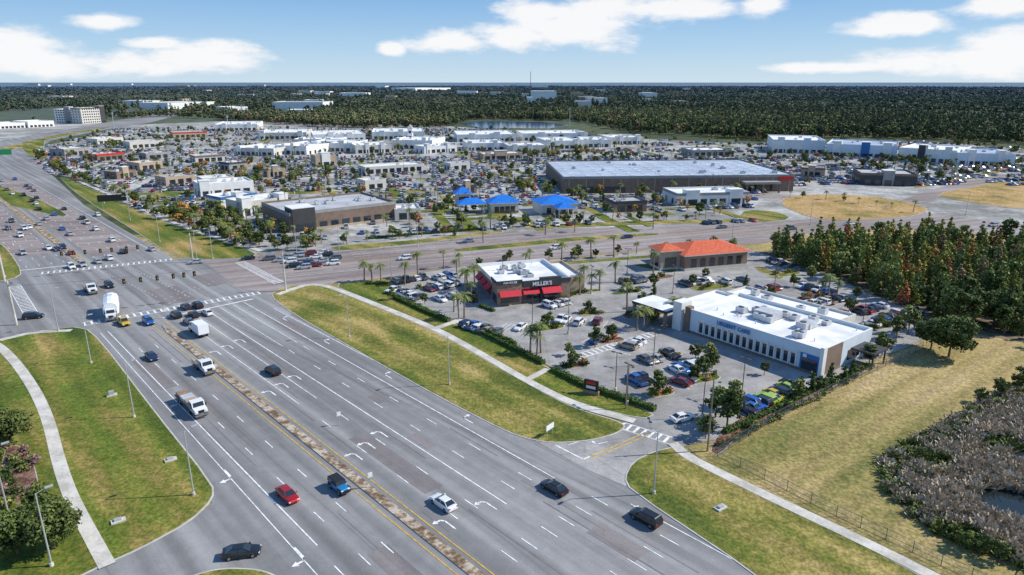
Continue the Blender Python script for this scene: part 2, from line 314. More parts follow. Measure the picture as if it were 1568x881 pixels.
# ---------------------------------------------------------------- markings
mk=MB(); ZM=.082
def line(p,q,w=.17,mat='road_paint',z=None): ribbon(mk,[p,q],w,ZM if z is None else z,mat)
def rline(s0,s1,t,w=.17,mat='road_paint',dash=None,t2=None):
    t2=t if t2 is None else t2
    if not dash: line(R(s0,t),R(s1,t2),w,mat); return
    s=s0
    while s<s1: 
        tt=t+(t2-t)*(s-s0)/(s1-s0); line(R(s,tt),R(min(s+dash[0],s1),tt),w,mat); s+=dash[0]+dash[1]
DS=(3.0,9.0)
rline(-60,128,-3.4,.18,'yellow_paint'); rline(-60,128,-.1,.18,'yellow_paint')
for t in (-6.9,-10.3): rline(-60,118,t,dash=DS)
rline(-60,20,-13.7,dash=DS); rline(20,128,-13.4,.2,t2=-12.6)
for t in (3.6,7.2): rline(-60,60,t,dash=DS); rline(60,128,t,.15)
rline(-60,10,10.9,dash=DS); rline(10,128,10.9,.2)
rline(-60,90,14.3,dash=DS); rline(90,128,14.3,.15)
rline(-60,90,17.8,dash=DS); rline(90,128,17.8,.15)
rline(-60,10,21.3,dash=DS); rline(10,128,20.8,.2); 
rline(-60,-2,24.0,.17); rline(24,118,25.6,.17,t2=24.6); rline(-60,128,-17.3,.15,t2=-14.2)
for t in (3,6.5,10,13.5,17): rline(212,470,t,dash=DS)
for t in (-6,-9.5,-13,-16.5): rline(212,470,t,dash=DS)
rline(206,470,-.2,.2,'yellow_paint'); rline(206,470,-3.4,.2,'yellow_paint'); rline(206,470,20.5,.2); rline(206,470,-20,.2)
line(R(129.5,.3),R(129.5,24),.6); line(R(206,-4),R(210,-20),.6)
def crosswalk(a,b,w=3.0,step=1.6):
    a,b=Vector(a),Vector(b); d=(b-a); L=d.length; d.normalize(); n=Vector((-d.y,d.x)); k=0
    line(tuple(a+n*w/2),tuple(b+n*w/2),.2); line(tuple(a-n*w/2),tuple(b-n*w/2),.2)
    while k<L:
        c=a+d*k; line(tuple(c+n*(w/2-.15)),tuple(c-n*(w/2-.15)),.5); k+=step
crosswalk(R(134,27.5),R(138,-16)); crosswalk(S(262,398),S(62,419)); crosswalk(S(368,402),S(428,434)); crosswalk(S(22,438),S(52,488))
crosswalk(S(952,652),S(1032,677),2.4,1.4)
for a,b in [((250,470),(330,430)),((200,480),(300,440)),((240,455),(120,400)),((290,455),(170,395)),((120,455),(240,428))]:
    p,q=Vector(S(*a)),Vector(S(*b)); L=(q-p).length; k=0
    while k<L: c=p.lerp(q,k/L); e=p.lerp(q,min(1,(k+.8)/L)); line(tuple(c),tuple(e),.15); k+=2.4
def pline(pts,off,w=.18,mat='road_paint',dash=None):
    pts=[Vector(p) for p in pts]; z=[]
    for i,p in enumerate(pts):
        a=pts[max(0,i-1)]; b=pts[min(len(pts)-1,i+1)]; t=(b-a).normalized(); z.append(p+Vector((-t.y,t.x))*off)
    for a,b in zip(z[:-1],z[1:]):
        L=(b-a).length
        if not dash: line(tuple(a),tuple(b),w,mat); continue
        k=0
        while k<L: line(tuple(a.lerp(b,k/L)),tuple(a.lerp(b,min(1,(k+3)/L))),w,mat); k+=12
cr=SP([(432,410),(560,398),(700,385),(880,370),(1020,360),(1150,355),(1240,346)])
for o in (1.6,-1.6): pline(cr,o,.2,'yellow_paint')
for o in (5.3,8.8,12.2,-5.3,-8.8): pline(cr,o,.17,dash=1)
for o in (15.5,-12.5): pline(cr,o,.2)
line(S(850,682),S(893,704),.25); line(S(903,700),S(990,662),.2,'yellow_paint'); line(S(908,703),S(996,665),.2,'yellow_paint'); line(S(893,704),S(903,700),.3)
line(S(870,682),S(955,655),.15)
def arrow(c,ang,kind='L',sc=1.0):
    sg=1 if kind=='L' else -1; ca,sa=math.cos(ang),math.sin(ang)
    def tr(pts): return [(c[0]+(x*ca-y*sa)*sc,c[1]+(x*sa+y*ca)*sc,ZM+.004) for x,y in pts]
    parts=[[(-1.5,-.09),(.3,-.09),(.3,.09),(-1.5,.09)],[(.3,-.09),(.72,.22*sg),(.55,.32*sg),(.2,.09)],[(.54,.25*sg),(.76,.22*sg),(.80,.75*sg),(.58,.75*sg)],[(.33,.75*sg),(1.05,.75*sg),(.69,1.3*sg)]]
    for p in parts: mk.face(tr(p),'road_paint')
for s in (38,70,98):
    for t in (2,5.4,9.0): arrow(R(s+(t-5)*.5,t),A_UP,'L',1.35)
arrow(R(12,9.0),A_UP,'L',1.35); arrow(R(12.5,2.0),A_UP,'L',1.35)
for s in (-4,34,60,86,108): arrow(R(s,22.8),A_UP,'R',1.35)
arrow(S(352,729),A_DN,'R',1.5); arrow(S(463,852),A_DN,'R',1.5); arrow(S(272,617),A_DN,'R',1.3); arrow(S(918,680),math.radians(205),'R')
mk.obj('road_markings')
mb=MB()
for k,(s,t,l,w) in enumerate([(30,26.6,80,2.2),(95,21.8,12,3.2),(30,12.5,6,2),(5,-8,9,3),(75,-5,5,2),(50,16,4,2.5),(-10,16,8,3),(140,8,18,9),(165,-6,14,6),(20,5.4,22,3.2),(84,-12,20,3),(150,22,15,6)]):
    z=.064+.0006*k; mb.face([(*R(s,t-w/2),z),(*R(s,t+w/2),z),(*R(s+l,t+w/2),z),(*R(s+l,t-w/2),z)],'asphalt_patch')
for k in range(70):
    s=random.uniform(-30,200); t=random.choice([-5.1,-8.6,-12,1.8,5.4,9,12.6,16,19.5])+random.choice([-.75,.75]); l=random.uniform(6,28); z=.0715+.00008*k
    mb.face([(*R(s,t-.13),z),(*R(s,t+.13),z),(*R(s+l,t+.1),z),(*R(s+l,t-.1),z)],'asphalt_patch')
mb.obj('road_patches')
pk=MB()
def stalls(a,b,n,depth,ang_off=math.pi/2):
    a,b=Vector(a),Vector(b); d=(b-a).normalized(); nn=Vector((d.x*math.cos(ang_off)-d.y*math.sin(ang_off),d.x*math.sin(ang_off)+d.y*math.cos(ang_off)))
    for i in range(n+1):
        c=a.lerp(b,i/n); ribbon(pk,[tuple(c-nn*depth/2),tuple(c+nn*depth/2)],.14,.083,'road_paint')
# ---------------------------------------------------------------- vehicles
paints={'white':(.78,.78,.77),'black':(.012,.012,.014),'silver':(.46,.47,.48),'grey':(.13,.135,.14),'red':(.42,.012,.015),'blue':(.02,.12,.42),'navy':(.015,.03,.10),'lime':(.35,.5,.04),'tan':(.38,.30,.2),'jeepblue':(.01,.19,.44),'yellow':(.6,.38,.02),'darkred':(.17,.01,.012)}
for k,c in paints.items(): simple('paint_'+k,c,.3,metal=.25 if k in('silver','grey','blue','navy','red') else 0,coat=.8)
def car_mesh(kind,col):
    p='paint_'+col; mb=MB()
    if kind=='sedan':
        st=[(-2.36,.72,.70,.42),(-2.25,.86,.98,.28),(-1.5,.91,1.03,.2),(0,.92,.98,.2),(1.0,.91,.96,.2),(1.75,.88,.86,.2),(2.2,.8,.72,.26),(2.34,.66,.58,.36)]
        cab=(-1.95,1.15,-1.15,.35,.97,1.45,.80,.60); wx=1.42; wr=.34
    elif kind=='suv':
        st=[(-2.36,.78,.85,.48),(-2.28,.9,1.12,.32),(-1.5,.95,1.14,.26),(0,.96,1.1,.26),(1.0,.95,1.08,.26),(1.8,.92,1.02,.26),(2.25,.86,.86,.32),(2.36,.72,.66,.4)]
        cab=(-2.24,1.2,-1.95,.45,1.08,1.74,.84,.66); wx=1.42; wr=.38
    elif kind=='pickup':
        st=[(-2.8,.9,1.05,.5),(-2.75,.95,1.08,.42),(-1.0,.98,1.08,.36),(0,.98,1.12,.36),(1.2,.97,1.12,.36),(2.2,.94,1.08,.36),(2.6,.9,.95,.4),(2.72,.78,.8,.5)]
        cab=(-.75,1.4,-.6,.75,1.1,1.85,.86,.7); wx=1.75; wr=.42
    elif kind=='jeep':
        st=[(-1.95,.8,1.1,.5),(-1.93,.82,1.12,.42),(-1.0,.84,1.14,.4),(.3,.84,1.14,.4),(.8,.8,1.14,.4),(1.9,.66,1.08,.45),(1.98,.64,1.0,.5)]
        cab=(-1.93,.62,-1.9,.45,1.12,1.86,.80,.74); wx=1.3; wr=.43
    rings=[]
    for x,w,zt,zb in st:
        zm=zb+(zt-zb)*.62
        rings.append([(x,-w*.93,zb),(x,w*.93,zb),(x,w,zb+.12),(x,w,zm),(x,w*.9,zt-.02),(x,w*.5,zt+.015),(x,-w*.5,zt+.015),(x,-w*.9,zt-.02),(x,-w,zm),(x,-w,zb+.12)])
    mb.loft(rings,p)
    b0,b1,r0,r1,zb,zr,wb,wr2=cab
    B=[(b0,-wb,zb),(b1,-wb,zb),(b1,wb,zb),(b0,wb,zb)]; Tt=[(r0,-wr2,zr-.05),(r1,-wr2,zr-.05),(r1,wr2,zr-.05),(r0,wr2,zr-.05)]
    for i in range(4):
        j=(i+1)%4; mb.face([B[i],B[j],Tt[j],Tt[i]],'glass')
    roofm='black_trim' if kind=='jeep' else p
    e=.035
    lo=[(r0-e,-wr2-e,zr-.07),(r1+e,-wr2-e,zr-.07),(r1+e,wr2+e,zr-.07),(r0-e,wr2+e,zr-.07)]
    hi=[(r0+.08,-wr2+.08,zr),(r1-.12,-wr2+.08,zr-.015),(r1-.12,wr2-.08,zr-.015),(r0+.08,wr2-.08,zr)]
    mb.loft([lo,hi],roofm)
    for i in range(4): mb.cyl(B[i],Tt[i],.05,.045,roofm,4,False)
    xm=(r0+r1)/2
    for sy in(-1,1):
        for xx in ([xm+.1] if kind!='suv' else [xm+.35,xm-.75]):
            mb.cyl((xx,sy*wb,zb),(xx,sy*wr2,zr-.06),.045,.045,roofm,4,False)
    if kind=='pickup':
        mb.box(-2.65,-.95,-.8,.8,1.085,1.105,'black_trim')
    if kind=='jeep':
        mb.cyl((-2.18,0,1.0),(-1.95,0,1.0),.4,.4,'tire',12)
        for sy in(-1,1):
            mb.box(.85,1.85,sy*.8-.16,sy*.8+.16,.88,.96,'black_trim'); mb.box(-1.8,-.85,sy*.85-.1,sy*.85+.1,.88,.96,'black_trim')
        mb.box(1.96,2.12,-.75,.75,.5,.68,'black_trim')
    for x in(-wx,wx):
        for sy in(-1,1):
            y=sy*(st[3][1]-.13)
            mb.cyl((x,y-.13,wr),(x,y+.15,wr),wr,wr,'tire',14) if sy>0 else mb.cyl((x,y+.13,wr),(x,y-.15,wr),wr,wr,'tire',14)
            mb.cyl((x,y+sy*.12,wr),(x,y+sy*.17,wr),wr*.62,wr*.55,'rim',10)
    xf,xr=st[-2][0],st[1][0]; w=st[-2][1]; zt=st[-2][2]
    for sy in(-1,1):
        mb.box(xf-.06,xf+.09,sy*w*.82-.17,sy*w*.82+.15,zt-.19,zt-.04,'head_light')
        mb.box(xr-.1,xr+.03,sy*w*.86-.16,sy*w*.86+.12,st[1][2]-.25,st[1][2]-.08,'tail_light')
        mb.box(b1-.35,b1-.15,sy*(wb+.2)-.08,sy*(wb+.2)+.08,zb,zb+.14,p)
    mb.box(xf+.02,xf+.13,-.42,.42,.38,zt-.2,'black_trim')
    return mb.mesh(kind+'_'+col)
CM={}
def getcar(kind,col):
    if (kind,col) not in CM: CM[(kind,col)]=car_mesh(kind,col)
    return CM[(kind,col)]
ZC=.06
NAMES={'sedan':'sedan_car','suv':'suv_car','pickup':'pickup_truck','jeep':'off_road_car'}
def car(pos,ang,kind='sedan',col='white',name=None,z=ZC):
    return link(name or NAMES[kind],getcar(kind,col),None,(pos[0],pos[1],z),ang)
COLW=['white']*7+['black']*5+['silver']*5+['grey']*5+['red','blue','navy','navy','tan','darkred']
def rc(): return random.choice(['sedan','sedan','suv','suv','pickup']),random.choice(COLW)
placed=[]
def rcar(u,v,dirn,kind=None,col=None):
    k,c=rc(); a={'up':A_UP,'dn':A_DN,'l':A_X+math.pi,'r':A_X}.get(dirn,dirn)
    pos=S(u,v); placed.append(pos); car(pos,a,kind or k,col or c)
rcar(441,763,'dn','sedan','red'); rcar(520,751,'dn','jeep','jeepblue'); rcar(679,775,'up','sedan','white'); rcar(848,752,'up','sedan','black')
rcar(988,799,'up','suv','black'); rcar(371,851,math.radians(12),'sedan','black'); rcar(418,572,'up','suv','black'); rcar(233,550,'dn','sedan','navy')
rcar(228,496,'dn','suv','blue'); rcar(270,486,'up','suv','black'); rcar(290,496,'up','sedan','grey'); rcar(285,473,'up','sedan','black'); rcar(303,471,'up','suv','black')
rcar(297,485,'up','sedan','black'); rcar(318,482,'up','sedan','white'); rcar(190,497,'dn','pickup','yellow'); rcar(52,488,'r','suv','black'); rcar(168,440,'dn','suv','black')
for u,v in [(110,411),(127,408),(168,398),(233,384),(75,382),(97,381),(88,384),(110,390),(147,353),(172,370),(190,388),(60,345),(38,352),(46,350),(72,337),(127,336),(150,331),(60,322),(84,330),(32,363),(14,352),(36,390),(150,403)]:
    dn=((S(u,v)[0]+2)*nV[0]+(S(u,v)[1]-70)*nV[1])<-2; rcar(u,v,'dn' if dn else 'up')
for t in (-18,-14.6,-11.2,-7.8,4.8,8.3,11.8,15.3):
    s=260+random.random()*10
    while s<475:
        if random.random()<.55:
            k,c=rc(); p=R(s,t)
            if all((p[0]-q[0])**2+(p[1]-q[1])**2>60 for q in placed): car(p,A_DN if t<0 else A_UP,k,c); placed.append(p)
        s+=random.uniform(9,26)
for u,v in [(449,410),(470,406),(493,402),(513,398),(444,403),(462,399),(483,396),(500,393),(440,397),(456,394),(475,391),(494,389),(430,401),(412,399),(510,406),(300,404),(480,409),(466,412)]: rcar(u,v,'l')
for u,v in [(380,398),(718,371),(620,398),(960,365),(1105,350),(850,382),(1210,352),(1300,345),(1520,347),(1420,341)]: rcar(u,v,random.choice(['l','r']))
def truck(pos,ang,kind):
    mb=MB(); z=0
    nm={'tanker':'flatbed_truck','box':'box_truck','load':'truck_with_covered_load','dump':'utility_truck'}[kind]
    L={'tanker':11,'box':7.5,'load':11,'dump':7.5}[kind]
    xf=L/2
    mb.box(-L/2,xf-1.2,-.5,.5,.75,.99,'metal_dark')
    prof=[(xf-2.9,1.0),(xf-.15,1.0),(xf,1.15),(xf-.05,1.75),(xf-1.15,1.95),(xf-1.5,2.85),(xf-2.9,2.9)]
    A=[(x,-1.1,zz) for x,zz in prof]; B=[(x,1.1,zz) for x,zz in prof]
    mb.loft([B,A],'paint_white')
    mb.face([(xf-1.13,-.95,2.02),(xf-1.13,.95,2.02),(xf-1.46,.9,2.75),(xf-1.46,-.9,2.75)],'glass')
    for sy in(-1,1):
        mb.box(xf-2.5,xf-1.6,sy*1.11-.02,sy*1.11+.02,2.0,2.65,'glass'); mb.box(xf-.1,xf+.05,sy*.85-.15,sy*.85+.15,1.3,1.55,'head_light'); mb.box(xf-1.35,xf-1.2,sy*1.3-.1,sy*1.3+.1,1.9,2.4,'black_trim')
    mb.box(xf-.02,xf+.04,-.5,.5,1.15,1.7,'black_trim'); mb.box(xf-.1,xf+.15,-1.15,1.15,.6,.9,'rim')
    xs=[xf-1.0,-L/2+1.2,-L/2+2.4]
    if kind in('tanker','load'): xs.append(xf-3.6)
    for x in xs:
        for sy in(-1,1):
            mb.cyl((x,sy*.75,.52),(x,sy*1.12,.52),.52,.52,'tire',14); mb.cyl((x,sy*1.12,.52),(x,sy*1.15,.52),.28,.25,'rim',10)
    if kind=='box': mb.box(-L/2,xf-3.05,-1.2,1.2,1.0,3.3,'tarp_white')
    if kind=='dump':
        mb.box(-L/2,xf-3.05,-1.15,1.15,1.0,1.25,'metal_dark'); mb.box(-L/2,xf-3.05,-1.2,-1.0,1.25,1.9,'paint_tan'); mb.box(-L/2,xf-3.05,1.0,1.2,1.25,1.9,'paint_tan'); mb.box(-1.8,-.6,-.6,.6,1.25,2.1,'metal_unit')
    if kind=='tanker':
        mb.box(-L/2,xf-3.1,-1.2,1.2,1.0,1.25,'metal_dark')
        for i in range(6):
            x=-L/2+.6+i*1.15; mb.box(x,x+.9,-1.05,1.05,1.25,1.95+.25*random.random(),random.choice(['tan_wall','metal_unit','brick_wall']))
        mb.box(xf-3.2,xf-3.05,-1.2,1.2,1.25,2.6,'rim')
    if kind=='load':
        x0,x1=-L/2-1,xf-3.1; prof=[(-1.75,1.1),(1.75,1.1),(1.8,3.2),(1.5,4.0),(.5,4.5),(-.5,4.5),(-1.5,4.0),(-1.8,3.2)]
        mb.loft([[(x0,y,zz) for y,zz in prof][::-1],[(x1-.8,y,zz) for y,zz in prof][::-1],[(x1,y*.85,1.1+(zz-1.1)*.9) for y,zz in prof][::-1]],'tarp_white')
    o=mb.obj(nm); o.location=(pos[0],pos[1],ZC); o.rotation_euler=(0,0,ang); return o
truck(S(294,626),A_DN,'tanker'); truck(S(313,568),A_DN,'dump'); truck(S(305,512),A_UP,'box'); truck(S(172,484),A_DN-.25,'load'); truck(S(139,448),A_DN,'dump')
# ---------------------------------------------------------------- buildings
foot=[]
def frame(A,B):
    A,B=Vector(A),Vector(B); d=B-A; return A,math.atan2(d.y,d.x),d.length
def regfoot(A,ang,w,d,mg=3):
    ca,sa=math.cos(ang),math.sin(ang)
    foot.append([(A[0]+x*ca-y*sa,A[1]+x*sa+y*ca) for x,y in[(-mg,-mg),(w+mg,-mg),(w+mg,d+mg),(-mg,d+mg)]])
def shell(mb,x0,x1,y0,y1,h,wall,roof,par=.7,th=.35,cap=None):
    cap=cap or wall
    for a,b in [((x0,y0),(x1,y0)),((x1,y0),(x1,y1)),((x1,y1),(x0,y1)),((x0,y1),(x0,y0))]:
        mb.face([(*a,0),(*b,0),(*b,h),(*a,h)],wall)
    X0,X1,Y0,Y1=x0+th,x1-th,y0+th,y1-th
    I=[(X0,Y0),(X1,Y0),(X1,Y1),(X0,Y1)]; O=[(x0,y0),(x1,y0),(x1,y1),(x0,y1)]
    for i in range(4):
        j=(i+1)%4
        mb.face([(*O[i],h),(*O[j],h),(*I[j],h),(*I[i],h)],cap)
        mb.face([(*I[j],h-par),(*I[i],h-par),(*I[i],h),(*I[j],h)],cap)
    mb.face([(*p,h-par) for p in I],roof)
def roofunits(mb,x0,x1,y0,y1,z,n):
    for _ in range(n):
        x=random.uniform(x0+2,x1-3); y=random.uniform(y0+2,y1-3); w=random.uniform(1.2,2.8); l=random.uniform(1.2,2.4); hh=random.uniform(.7,1.5)
        mb.box(x,x+w,y,y+l,z+.15,z+.15+hh,'metal_unit'); mb.box(x+.1,x+w-.1,y+.1,y+l-.1,z,z+.14,'metal_dark')
        mb.cyl((x+w/2,y+l/2,z+.15+hh),(x+w/2,y+l/2,z+.3+hh),min(w,l)*.32,min(w,l)*.32,'metal_dark',10)
    for _ in range(n): 
        x=random.uniform(x0+1,x1-1); y=random.uniform(y0+1,y1-1); mb.cyl((x,y,z),(x,y,z+.7),.12,.12,'metal_unit',6)
def windows(mb,side,w,d,cnt,ww,z0,z1,mat='glass',fr='dark_wall',m=1.5,x0=0,x1=None):
    L=w if side in'fb' else d
    x1=L if x1 is None else x1
    for i in range(cnt):
        c=x0+m+(x1-x0-2*m)*(i+.5)/cnt; a,b=c-ww/2,c+ww/2
        for e,q,zz0,zz1,mm in((.0,.05,z0,z1,mat),(.08,.03,z0-.08,z1+.08,fr)):
            if side=='f': mb.box(a-e,b+e,-q,.05,zz0,zz1,mm)
            if side=='b': mb.box(a-e,b+e,d-.05,d+q,zz0,zz1,mm)
            if side=='l': mb.box(-q,.05,a-e,b+e,zz0,zz1,mm)
            if side=='r': mb.box(w-.05,w+q,a-e,b+e,zz0,zz1,mm)
def shop(name,A,B,depth,h,wall='white_wall',roof='white_roof',units=5,win=True,band=None,towers=(),par=.8,floors=1,sign=None,base=None):
    A=S(*A); B=S(*B)
    A,ang,w=frame(A,B); e=empty(name,(A.x,A.y,0),ang); regfoot(A,ang,w,depth)
    mb=MB(); shell(mb,0,w,0,depth,h,wall,roof,par)
    if base: 
        mb.box(-.06,w+.06,-.06,0.03,0,1.0,base); mb.box(-.06,.03,.04,depth,0,1.0,base); mb.box(w-.03,w+.06,.04,depth,0,1.0,base)
    if band: mb.box(-.1,w+.1,-.1,.02,h-1.3,h+.06,band); mb.box(-.1,.02,.03,depth+.1,h-1.3,h+.06,band); mb.box(w-.02,w+.1,.03,depth+.1,h-1.3,h+.06,band)
    mb.obj('walls',e)
    if towers:
        mb=MB()
        for (f0,f1,hh,mt,dd) in towers: mb.box(w*f0,w*f1,-.6,dd,0,hh,mt); mb.box(w*f0-.15,w*f1+.15,-.75,dd+.15,hh,hh+.3,'white_wall'); mb.box(w*f0+1,w*f1-1,-.66,-.55,.1,min(3.2,hh*.45),'glass')
        mb.obj('entrance_towers',e)
    if win:
        mb=MB(); fh=h/floors
        for k in range(floors):
            z0=k*fh+(.4 if floors==1 else 1.0); z1=k*fh+min(3.1,fh*.75)
            windows(mb,'f',w,depth,max(2,int(w/(5 if floors==1 else 3.6))),3.2 if floors==1 else 1.8,z0,z1); windows(mb,'l',w,depth,max(2,int(depth/7)),2.4 if floors==1 else 1.6,z0,z1); windows(mb,'r',w,depth,max(2,int(depth/7)),2.4 if floors==1 else 1.6,z0,z1)
        mb.obj('windows',e)
    if units: mb=MB(); roofunits(mb,0,w,0,depth,h-par,units); mb.obj('roof_units',e)
    if sign:
        mb=MB(); f0,f1,z0,z1,mt=sign; mb.box(w*f0,w*f1,-.85,-.62,z0,z1,mt); mb.obj('sign_panel',e)
    return e,w
def text(s,parent,loc,rot,size,mat,ext=.05):
    c=bpy.data.curves.new('sign_letters','FONT'); c.body=s; c.size=size; c.extrude=ext; c.offset=.02*size; c.align_x='CENTER'; c.materials.append(M[mat])
    o=bpy.data.objects.new('sign_letters',c); scene.collection.objects.link(o); o.parent=parent; o.location=loc; o.rotation_euler=rot; return o
def hip(mb,x0,x1,y0,y1,z,rise,mat,ov=.9):
    x0-=ov;x1+=ov;y0-=ov;y1+=ov; w,d=x1-x0,y1-y0
    if w>=d: r0,r1=(x0+d/2,(y0+y1)/2,z+rise),(x1-d/2,(y0+y1)/2,z+rise)
    else: r0,r1=((x0+x1)/2,y0+w/2,z+rise),((x0+x1)/2,y1-w/2,z+rise)
    a,b,c,dd=(x0,y0,z),(x1,y0,z),(x1,y1,z),(x0,y1,z)
    if w>=d:
        mb.face([a,b,r1,r0],mat); mb.face([c,dd,r0,r1],mat); mb.face([b,c,r1],mat); mb.face([dd,a,r0],mat)
    else:
        mb.face([b,c,r1,r0],mat); mb.face([dd,a,r0,r1],mat); mb.face([a,b,r0],mat); mb.face([c,dd,r1],mat)
    mb.box(x0,x1,y0,y1,z-.3,z-.02,'offwhite_wall')
# --- restaurant
A=Vector(S(762,468)); ang=math.radians(17); w=21; D=22
e=empty('restaurant_building',(A.x,A.y,0),ang); regfoot(A,ang,w,D)
mb=MB(); shell(mb,0,w,0,D,6.2,'brick_wall','white_roof',1.0,.35,'white_wall'); shell(mb,w+.02,w+6,4,D,5.2,'tan_wall','white_roof',.7)
mb.box(-.1,w+.1,-.12,.02,5.1,6.28,'dark_wall'); mb.box(-.1,.02,.03,D,5.1,6.28,'white_wall'); mb.box(w-.02,w+.1,.03,D*.6,5.3,6.28,'white_wall')
mb.box(-.3,6.5,-.9,4.5,0,6.9,'brick_wall','white_roof'); mb.box(-.5,6.7,-1.1,4.7,6.0,7.1,'dark_wall','white_roof'); mb.box(12,18,-.7,.5,0,6.9,'dark_wall'); mb.obj('walls',e)
mb=MB(); windows(mb,'f',w,D,3,1.9,.9,2.9,x0=6.5,x1=12.5,m=.2); windows(mb,'l',w,D,6,2.0,.9,2.9,x0=5)
mb.box(12.8,17.2,-.78,-.68,.1,3.0,'glass'); mb.box(.6,5.8,-1.0,-.88,.8,2.9,'glass'); mb.box(-.42,-.28,0,3.8,.8,2.9,'glass'); mb.obj('windows',e)
mb=MB()
def awning(x0,x1,y,z,dep=1.5,hh=1.3): 
    mb.loft([[(x0,y,z+hh),(x0,y-dep,z),(x0,y,z)],[(x1,y,z+hh),(x1,y-dep,z),(x1,y,z)]],'red_awning')
awning(.2,6.2,-.95,2.9); awning(7,11.8,-.14,2.9); awning(12.3,17.8,-.8,3.0,1.8)
for k in range(3):
    y0=5.5+k*5; mb.loft([[(-.12,y0,4.2),(-1.6,y0,2.9),(-.12,y0,2.9)],[(-.12,y0+4,4.2),(-1.6,y0+4,2.9),(-.12,y0+4,2.9)]],'red_awning')
mb.obj('awnings',e)
mb=MB(); roofunits(mb,1,w-1,4,D-1,5.2,9); mb.obj('roof_units',e)
mb=MB(); mb.box(7,17.8,-.95,-.72,4.7,6.35,'dark_wall'); mb.obj('sign_panel',e)
text("MILLER'S",e,(12.4,-1.02,4.95),(math.pi/2,0,0),1.5,'sign_white'); text("ALE HOUSE",e,(3.2,-1.16,6.2),(math.pi/2,0,0),.75,'sign_white')
# --- medical clinic
P1=Vector(S(1255,578)); angs=math.radians(38); D=24; W=34
xd=Vector((math.cos(angs-math.pi/2),math.sin(angs-math.pi/2))); A=P1-xd*W; ang=angs-math.pi/2
e=empty('medical_clinic_building',(A.x,A.y,0),ang); regfoot(A,ang,W,D)
mb=MB(); shell(mb,0,W,0,D-3,6.0,'pale_blue_wall','white_roof',.8,.35,'white_wall'); shell(mb,-4,W-8,D-3+.02,D+6,5.2,'offwhite_wall','white_roof',.6); shell(mb,-7,-.02,5,D-3,5.0,'brown_wall','white_roof',.6,cap='white_wall')
mb.box(W-.03,W+.08,1.05,8,0,5.95,'brown_wall'); mb.box(W-9,W-.45,-.1,.02,5.0,6.1,'pale_blue_wall'); mb.box(W+.02,W+5,12,18,3.2,3.6,'dark_wall')
for y in(12.3,17.7): mb.box(W+4.5,W+4.8,y-.15,y+.15,0,3.2,'dark_wall')
mb.box(1.05,W-.45,-.08,.02,0,.7,'brown_wall')
mb.box(W-4.6,W-.45,-.2,.02,.72,4.2,'blue_trim')
mb.box(W-.4,W+.35,-.35,1.0,0,6.5,'white_wall'); mb.box(-.4,1.0,-.35,1.2,0,6.4,'brown_wall'); mb.obj('walls',e)
mb=MB(); windows(mb,'f',W,D,15,.95,1.0,3.4,x0=3,x1=W-5,m=.4,fr='white_wall'); mb.box(W-4.2,W-.8,-.28,-.17,.75,3.2,'glass'); windows(mb,'r',W,D,4,1.5,1.0,3.2,x0=9,x1=D-4); mb.obj('windows',e)
mb=MB()
for k in range(16):
    x=3.3+k*(W-8.8)/15; mb.box(x-.14,x+.14,-.22,.01,.72,3.98,'white_wall')
mb.box(3,W-5,-.3,.01,4.0,4.25,'white_wall'); mb.obj('pilasters',e)
mb=MB(); roofunits(mb,1,W-1,1,D-4,5.2,14); mb.box(12,17,9,13,5.35,7.0,'metal_unit'); mb.box(22,25,11,14,5.35,6.6,'metal_unit'); roofunits(mb,-3,W-9,D-2,D+5,4.6,4); mb.obj('roof_units',e)
mb=MB(); mb.box(-15,-4,-3,5,4.0,4.7,'dark_wall','white_roof')
for x,y in[(-14.5,-2.5),(-14.5,4.5),(-9,-2.5),(-4.5,-2.5)]: mb.box(x-.35,x+.35,y-.35,y+.35,0,3.98,'brick_wall')
mb.box(-3.5,-1,-1,3,0,7.2,'white_wall'); mb.obj('entrance_canopy',e)
text("URGENT CARE",e,(13,-.32,4.45),(math.pi/2,0,0),1.3,'blue_trim')
mb=MB(); mb.box(W-4,W-3.2,-.3,-.21,3.4,4.1,'sign_white'); mb.obj('sign_panel',e)
# --- bank with tile roof
A=Vector(S(1048,416)); ang=math.radians(17); e=empty('bank_building',(A.x,A.y,0),ang); w=23; regfoot(A,ang,w,15)
mb=MB(); mb.box(0,w,0,15,0,5.0,'brick_wall'); mb.box(-7,-.02,3,10,0,6.2,'tan_wall'); mb.box(-7.08,-.08,2.92,10.05,0,.8,'offwhite_wall'); mb.box(-.05,w+.05,-.06,15.05,0,.9,'offwhite_wall'); mb.obj('walls',e)
mb=MB(); hip(mb,0,w,0,15,5.32,2.6,'tile_roof'); hip(mb,-7,0,3,10,6.52,1.8,'tile_roof',.8); mb.obj('roof',e)
mb=MB(); windows(mb,'f',w,15,6,1.8,1.2,3.8); windows(mb,'r',w,15,3,1.8,1.2,3.8); mb.box(-5.5,-1.5,2.9,3.02,1.0,4.2,'glass'); mb.box(-7.06,-6.9,4.5,8.5,1.0,4.2,'glass'); mb.obj('windows',e)
